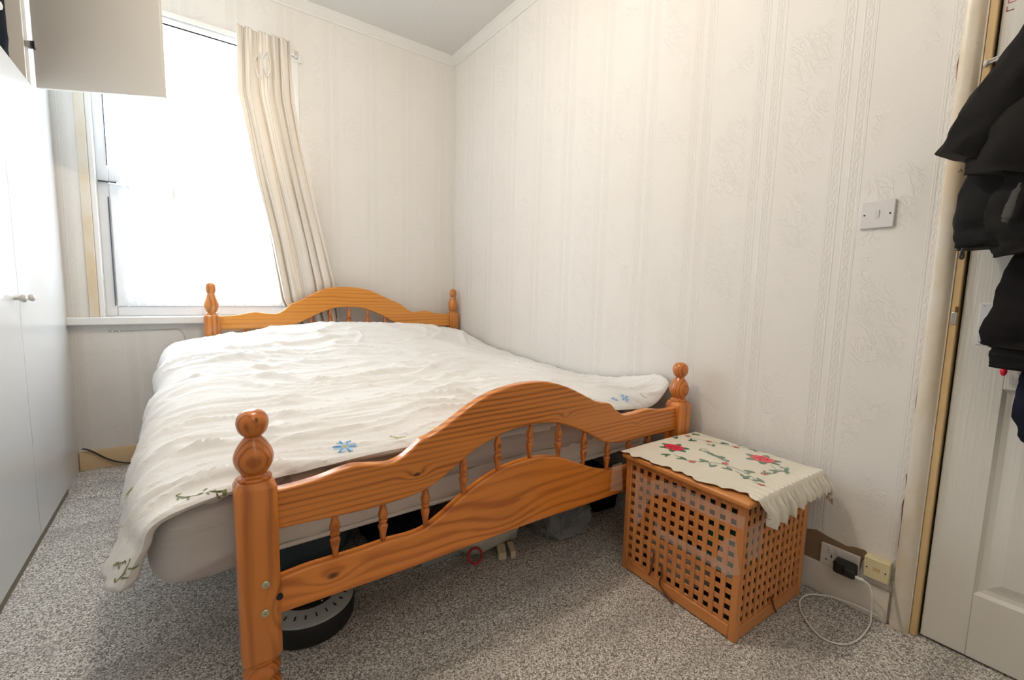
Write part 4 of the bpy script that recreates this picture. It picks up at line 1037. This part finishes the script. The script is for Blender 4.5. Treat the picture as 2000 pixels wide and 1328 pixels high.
# ------------------------------------------------------------------ door
tr_ = thing('trim_3', None, None, (XR, .3, 0)); tr_['kind'] = 'structure'
mb = MB()
pf = [(XR, .326), (XR - .016, .326), (XR - .020, .318), (XR - .020, .300), (XR - .014, .290), (XR - .006, .283), (XR - .006, .2795), (XR, .2795)]
mb.prism([(y, x) for x, y in pf], 0, DZ + .05, 'z')
for v in mb.bm.verts: v.co.x, v.co.y = v.co.y, v.co.x
mb.build('architrave', M['gloss_old'], tr_, bevel=.001)
mb = MB().box((XR - .004, .262, 0), (XR + .088, .2795, DZ)); mb.build('door_lining', M['gloss_yellow'], tr_, bevel=.003)
mb = MB().box((XR - .020, DY0 - .06, DZ - .0), (XR, .2795, DZ + .06)); mb.build('architrave', M['gloss_old'], tr_, bevel=.003)
mb = MB().box((XR - .020, DY0 - .06, 0), (XR, DY0 + .0, DZ)); mb.build('architrave', M['gloss_old'], tr_, bevel=.003)
kp = MB().box((XR - .0065, .264, .970), (XR - .0035, .276, 1.005)).build('latch_keep', M['steel'], tr_, bevel=.001)
MB().box((XR - .0062, .2630, 1.006), (XR - .0038, .270, 1.022)).build('chipped_hole', M['leather'], tr_, bevel=.001)
for pts in ([(.50, .004), (.44, -.002), (.40, .003), (.33, .0), (.27, .002)], [(.27, .002), (.20, -.004), (.16, .0)], [(1.735, .0), (1.70, .002), (1.64, .0)], [(.80, .0), (.73, .001), (.66, -.001)]):
    MB().tube([(XR - .0005, .3275 + d, z) for z, d in pts], [.0008] + [.0018] * (len(pts) - 2) + [.0008], 6).build('plaster_crack', M['leather'], tr_)
dr = thing('door_1', None, None, (XR + .02, -.15, 0)); dr['kind'] = 'structure'
DX = XR + .010; dy0, dy1 = DY0 + .004, .2565
mb = MB()
stl = .098
mb.box((DX, dy1 - stl, .008), (DX + .035, dy1, DZ - .004)).box((DX, dy0, .008), (DX + .035, dy0 + stl, DZ - .004))
mb.box((DX, dy0 + stl, .008), (DX + .035, dy1 - stl, .20)).box((DX, dy0 + stl, .80), (DX + .035, dy1 - stl, .95)).box((DX, dy0 + stl, 1.86), (DX + .035, dy1 - stl, DZ - .004))
mid = (dy0 + dy1) / 2
mb.box((DX, mid - .05, .20), (DX + .035, mid + .05, .80)).box((DX, mid - .05, .95), (DX + .035, mid + .05, 1.86))
mb.build('door_frame', M['door'], dr, bevel=.0015)
for (a, b) in ((dy0 + stl, mid - .05), (mid + .05, dy1 - stl)):
    for (c, d) in ((.20, .80), (.95, 1.86)):
        mb = MB()
        rings = []
        for ins, dep in ((0, .001), (.008, .010), (.020, .012), (.030, .010), (.050, .004), (.052, .004)):
            rings.append([mb.bm.verts.new((DX + dep, y, z)) for y, z in ((a + ins, c + ins), (b - ins, c + ins), (b - ins, d - ins), (a + ins, d - ins))])
        for r0, r1 in zip(rings[:-1], rings[1:]):
            for i in range(4): mb.bm.faces.new((r0[i], r0[(i + 1) % 4], r1[(i + 1) % 4], r1[i]))
        mb.bm.faces.new(rings[-1])
        mb.build('door_panel', M['door'], dr, smooth=False)
MB().box((DX - .003, .172, .918), (DX, .2225, 1.034)).build('blank_plate', M['plate'], dr, bevel=.001)
mb = MB()
for yy, zz in ((.215, .926), (.214, 1.026), (.180, .926), (.180, 1.026)): mb.lathe([(.0028, 0), (.0028, -.0040), (.0012, -.0042)], (DX, yy, zz), 10, 'x')
mb.build('plate_screws', M['steel'], dr)
MB().box((DX - .0036, .180, .995), (DX - .0028, .197, .998)).build('key_slot', M['dark'], dr)
# faint red lettering high on the door
mb = MB()
for k, st in enumerate(([(0, 0), (0, .018), (.0, 0), (.011, 0)], [(0, 0), (.012, .0), (.012, .018), (0, .018), (0, 0)], [(0, .018), (.006, 0), (.010, .012), (.014, 0), (.019, .018)])):
    for a, b in zip(st[:-1], st[1:]):
        z_ = 1.806 + k * .020
        p = [(DX - .0008, .2485 - .004 * k * .3 - a[1] * .75 + .0, z_ + a[0]), (DX - .0008, .2485 - .004 * k * .3 - b[1] * .75, z_ + b[0])]
        if (Vector(p[0]) - Vector(p[1])).length > 1e-5: mb.tube(p, .0009, 6)
mb.build('red_lettering', M['red_ink'], dr)
MB().blob(lambda d: Vector((XR - .012 + d.x * .006, .160 + d.y * .007, .852 + d.z * .013)), 14, 10).build('hook_tip', M['red'], dr)
# white cord tied across the door
ln = thing('door_string', 'white string stretched across the top of the door behind the jackets', 'string', (XR - .006, .2, 1.68))
for o_ in (0, .007):
    MB().tube([(XR - .007, .275, 1.676 + o_), (XR - .007, .258, 1.680 + o_), (XR - .007, .22, 1.687 + o_), (XR - .007, -.30, 1.70 + o_)], .0028, 8).build('strand', M['string'], ln)
MB().blob(lambda d: Vector((XR - .009 + d.x * .006, .272 + d.y * .006, 1.679 + d.z * .008)), 12, 8).build('knot', M['string'], ln)

# ------------------------------------------------------------------ jackets on the door
def sleeve(path, rad, nseg=26, nlen=40, seed=0, fold=.010, flat=.75, depth_axis=Vector((1, 0, 0))):
    pts = cr(path, max(2, nlen // (len(path) - 1)))
    n = len(pts); m_ = MB(); rings = []
    for i, p in enumerate(pts):
        T = (pts[min(i + 1, n - 1)] - pts[max(0, i - 1)]).normalized()
        A = (depth_axis - T * depth_axis.dot(T)).normalized(); B = T.cross(A)
        t = i / (n - 1); r = table(t, rad); ring = []
        for k in range(nseg):
            th = 2 * math.pi * k / nseg
            ca, sa = math.cos(th), math.sin(th)
            f = fold * (nz(ca * 1.6 + seed, sa * 1.6 + t * 2.0, t * 6 + seed) + .5 * nz(ca * 3 + seed, sa * 3, t * 16))
            q = p + A * ca * (r * flat + f) + B * sa * (r + f)
            q.x = min(q.x, XR - .004)
            ring.append(m_.bm.verts.new(q))
        rings.append(ring)
    for a, b in zip(rings[:-1], rings[1:]):
        for k in range(nseg): m_.bm.faces.new((a[k], a[(k + 1) % nseg], b[(k + 1) % nseg], b[k]))
    m_.bm.faces.new(rings[0][::-1]); m_.bm.faces.new(rings[-1])
    return m_
jk = thing('black_jacket', 'black padded jacket with zip hanging uppermost on the door', 'jacket', (1.68, .05, 1.15))
sleeve([(1.66, .02, 1.80), (1.655, .08, 1.735), (1.64, .155, 1.625), (1.625, .222, 1.515), (1.615, .275, 1.402)], [(0, .085), (.5, .068), (1, .050)], seed=2, fold=.012, flat=.8).build('sleeve', M['jacket'], jk)
sleeve([(1.64, -.02, 1.70), (1.63, .06, 1.60), (1.62, .13, 1.48), (1.61, .195, 1.37), (1.61, .205, 1.345)], [(0, .09), (.6, .078), (1, .055)], seed=5, fold=.013, flat=.6).build('storm_flap', M['jacket_grey'], jk)
sleeve([(1.70, .02, 1.75), (1.695, .08, 1.55), (1.69, .135, 1.40), (1.685, .165, 1.30), (1.680, .170, 1.215), (1.680, .168, 1.178)], [(0, .12), (.5, .12), (.8, .105), (1, .100)], seed=9, fold=.012, flat=.55, nseg=36).build('body', M['jacket'], jk)
sleeve([(1.66, .02, 1.42), (1.645, .09, 1.34), (1.640, .13, 1.26), (1.645, .135, 1.19), (1.65, .13, 1.165)], [(0, .10), (.5, .085), (1, .060)], seed=12, fold=.014, flat=.55).build('pocket_front', M['jacket_grey'], jk)
MB().tube(cr([(1.586, .160, 1.315), (1.578, .166, 1.285), (1.580, .172, 1.250), (1.586, .176, 1.228)], 6), [.004] * 3 + [.010] * 6 + [.013] * 7 + [.009] * 3, 10, .45).build('pocket_lining', M['lining'], jk)
zp = MB().tube(cr([(1.655, .226, 1.37), (1.652, .238, 1.30), (1.652, .246, 1.20), (1.652, .250, 1.183)], 6), .003, 8).build('zip', M['black_plastic'], jk)
MB().tube(cr([(1.652, .250, 1.183), (1.650, .252, 1.172), (1.650, .255, 1.152), (1.650, .249, 1.150), (1.651, .250, 1.170)], 5), .0028, 8).build('zip_pull', M['black_plastic'], zp)
MB().tube([(XR - .006, -.02, 1.80), (XR - .05, -.02, 1.80), (XR - .06, -.02, 1.82)], .005, 8).build('hanging_hook', M['steel'], dr)
sj = thing('black_sweatshirt', 'black sweatshirt with ribbed cuff hanging beneath the padded jacket', 'sweatshirt', (1.7, .05, .87))
sleeve([(1.740, .04, 1.22), (1.722, .078, 1.15), (1.705, .098, 1.05), (1.70, .112, .97), (1.70, .112, .925), (1.70, .113, .912)], [(0, .07), (.3, .092), (.75, .088), (.92, .082), (1, .072)], seed=21, fold=.010, flat=.55).build('sleeve', M['jersey'], sj)
sleeve([(1.70, .112, .918), (1.70, .112, .900), (1.70, .110, .872), (1.70, .110, .866)], [(0, .070), (.3, .072), (.9, .070), (1, .066)], seed=25, fold=.003, flat=.55).build('ribbed_cuff', M['jersey_rib'], sj)
lj = thing('dark_garment', 'dark navy garment edge lowest on the door under the sweatshirt', 'garment', (1.72, .0, .69))
sleeve([(1.745, .03, .93), (1.735, .045, .87), (1.715, .055, .80), (1.71, .05, .72), (1.71, .045, .685)], [(0, .05), (.3, .076), (.65, .076), (1, .056)], seed=31, fold=.008, flat=.5).build('sleeve', M['navy'], lj)

# ------------------------------------------------------------------ wires by the window wall
pc = thing('clipped_cable', 'thin cream cable clipped under the window sill, bending down', 'cable', (-.2, YB, .67))
MB().tube(cr([(-.366, YB - .004, .767), (-.30, YB - .004, .768), (-.18, YB - .004, .768), (-.07, YB - .004, .770), (-.042, YB - .004, .758), (-.028, YB - .004, .730), (-.022, YB - .004, .66), (-.022, YB - .004, .40)], 6), .0028, 8).build('wire', M['curtain_rail'], pc)
for xx in (-.366, -.345, -.315): MB().box((xx - .004, YB - .009, .760), (xx + .004, YB, .776)).build('clip', M['white_gloss'], pc, bevel=.001)
solo(MB().tube(cr([(-.503, YB - .022, .127), (-.485, YB - .020, .122), (-.455, YB - .022, .100), (-.402, YB - .024, .052), (-.340, YB - .026, .018), (-.27, YB - .03, .006), (-.10, YB - .04, .005)], 8), .0042, 8), 'black_cable', M['black_cable'], 'black cable drooping over the tan skirting under the window', 'cable')
def offc(u, v):
    x = lerp(-.500, -.235, u) ; y = lerp(2.80, 3.235, v) + .03 * math.sin(u * 7)
    ex = min(1, 6 * min(u, 1 - u)); ey = min(1, 6 * min(v, 1 - v))
    return (x, y, .001 + .013 * ex * ey + .006 * (nz(x * 14, y * 22) * ex * ey))
solo(MB().grid(offc, 36, 50), 'carpet_offcut', M['carpet'], 'rumpled grey carpet offcut in the corner between wardrobe and bed', 'carpet piece', recalc=False)

# ------------------------------------------------------------------ things under the bed
ra = thing('round_drum', 'round black and grey drum with tick marks standing under the bed foot', 'appliance', (.215, 1.40, 0))  # unidentified round drum, shaped only by its outward look
rc = (.262, 1.392, 0)
MB().lathe([(.09, 0), (.126, .004), (.134, .02), (.136, .055), (.133, .068), (.126, .072)], rc, 48).build('drum', M['rubber'], ra)
MB().lathe([(.126, .068), (.132, .070), (.131, .077), (.126, .081), (.090, .091), (.082, .092), (.078, .088), (.078, .070)], rc, 56).build('ring', M['grey_ring'], ra)
MB().lathe([(.078, .071), (.078, .080), (.05, .076), (.001, .074)], rc, 40).build('centre', M['rubber'], ra)
mb = MB()
for k in range(24):
    t = 2 * math.pi * k / 24
    p = [(rc[0] + r * math.cos(t), rc[1] + r * math.sin(t), z) for r, z in ((.104, .0885), (.115, .0855))]
    mb.tube(p, .0022, 6)
mb.build('tick_marks', M['rubber'], ra)
MB().blob(lambda d: Vector((rc[0] + .03 + d.x * .003, rc[1] - .045 + d.y * .003, .078 + d.z * .002)), 10, 6).build('white_dot', M['white_cloth'], ra)  # small plain white dot on the drum's centre
solo(MB().blob(lump((.30, 1.80, .10), (.19, .15, .10), 6, .10, 2.2, .001), 36, 24), 'folded_garment', M['denim'], 'grey blue folded garment under the bed behind the round drum', 'clothes')
solo(MB().blob(lump((.66, 1.74, .075), (.12, .22, .08), 18, .12, 2.2, .001), 30, 20), 'black_bag', M['navy'], 'black bag on the carpet under the bed, near its middle', 'bag')
pb = solo(MB().blob(lump((.955, 1.475, .080), (.150, .115, .084), 22, .10, 2.0, .001), 40, 26), 'printed_bag', M['bagwhite'], 'white plastic bag with red and cream print under the bed', 'bag')
solo(MB().box((.66, 1.43, .0), (.86, 1.445, .075)), 'grey_board', M['card'], 'flat grey board standing on edge under the bed', 'board', bevel=.002)
sp = thing('book', 'cream striped book lying against the printed bag under the bed', 'book', (.955, 1.335, 0))
bk = [(0.925, 1.310), (.955, 1.300), (.990, 1.362), (.958, 1.372)]
MB().prism(bk, .0, .026, 'z').build('cover', M['bag_cream'], sp, bevel=.002)
sp2 = thing('book', 'narrow cream book nearest the clear plastic bag under the bed', 'book', (.995, 1.32, 0))
MB().prism([(.972, 1.293), (.992, 1.287), (1.022, 1.350), (1.0, 1.360)], .0, .028, 'z').build('cover', M['bag_cream'], sp2, bevel=.002)
solo(MB().tube([(.845 + .030 * math.cos(t), 1.352 + .012 * math.sin(t), .026 + .024 * math.sin(t)) for t in [2 * math.pi * i / 24 for i in range(25)]], .005, 8), 'red_ring', M['bag_red'], 'dark red ring leaning on the printed bag under the bed', 'ring')
solo(MB().blob(lump((1.28, 1.40, .090), (.135, .15, .092), 33, .20, 2.6, .001), 44, 30), 'clear_bag', M['plastic_bag'], 'crumpled clear plastic bag under the bed beside the hamper', 'bag')
solo(MB().blob(lump((1.28, 1.42, .078), (.10, .12, .070), 37, .15, 2.4, .004), 30, 20), 'dark_clothes', M['navy'], 'dark clothes packed inside the crumpled clear bag', 'clothes')
solo(MB().blob(lump((1.56, 1.52, .10), (.085, .22, .10), 41, .10, 2.4, .001), 30, 20), 'black_sack', M['navy'], 'black sack under the bed in the corner by the right wall', 'bag')
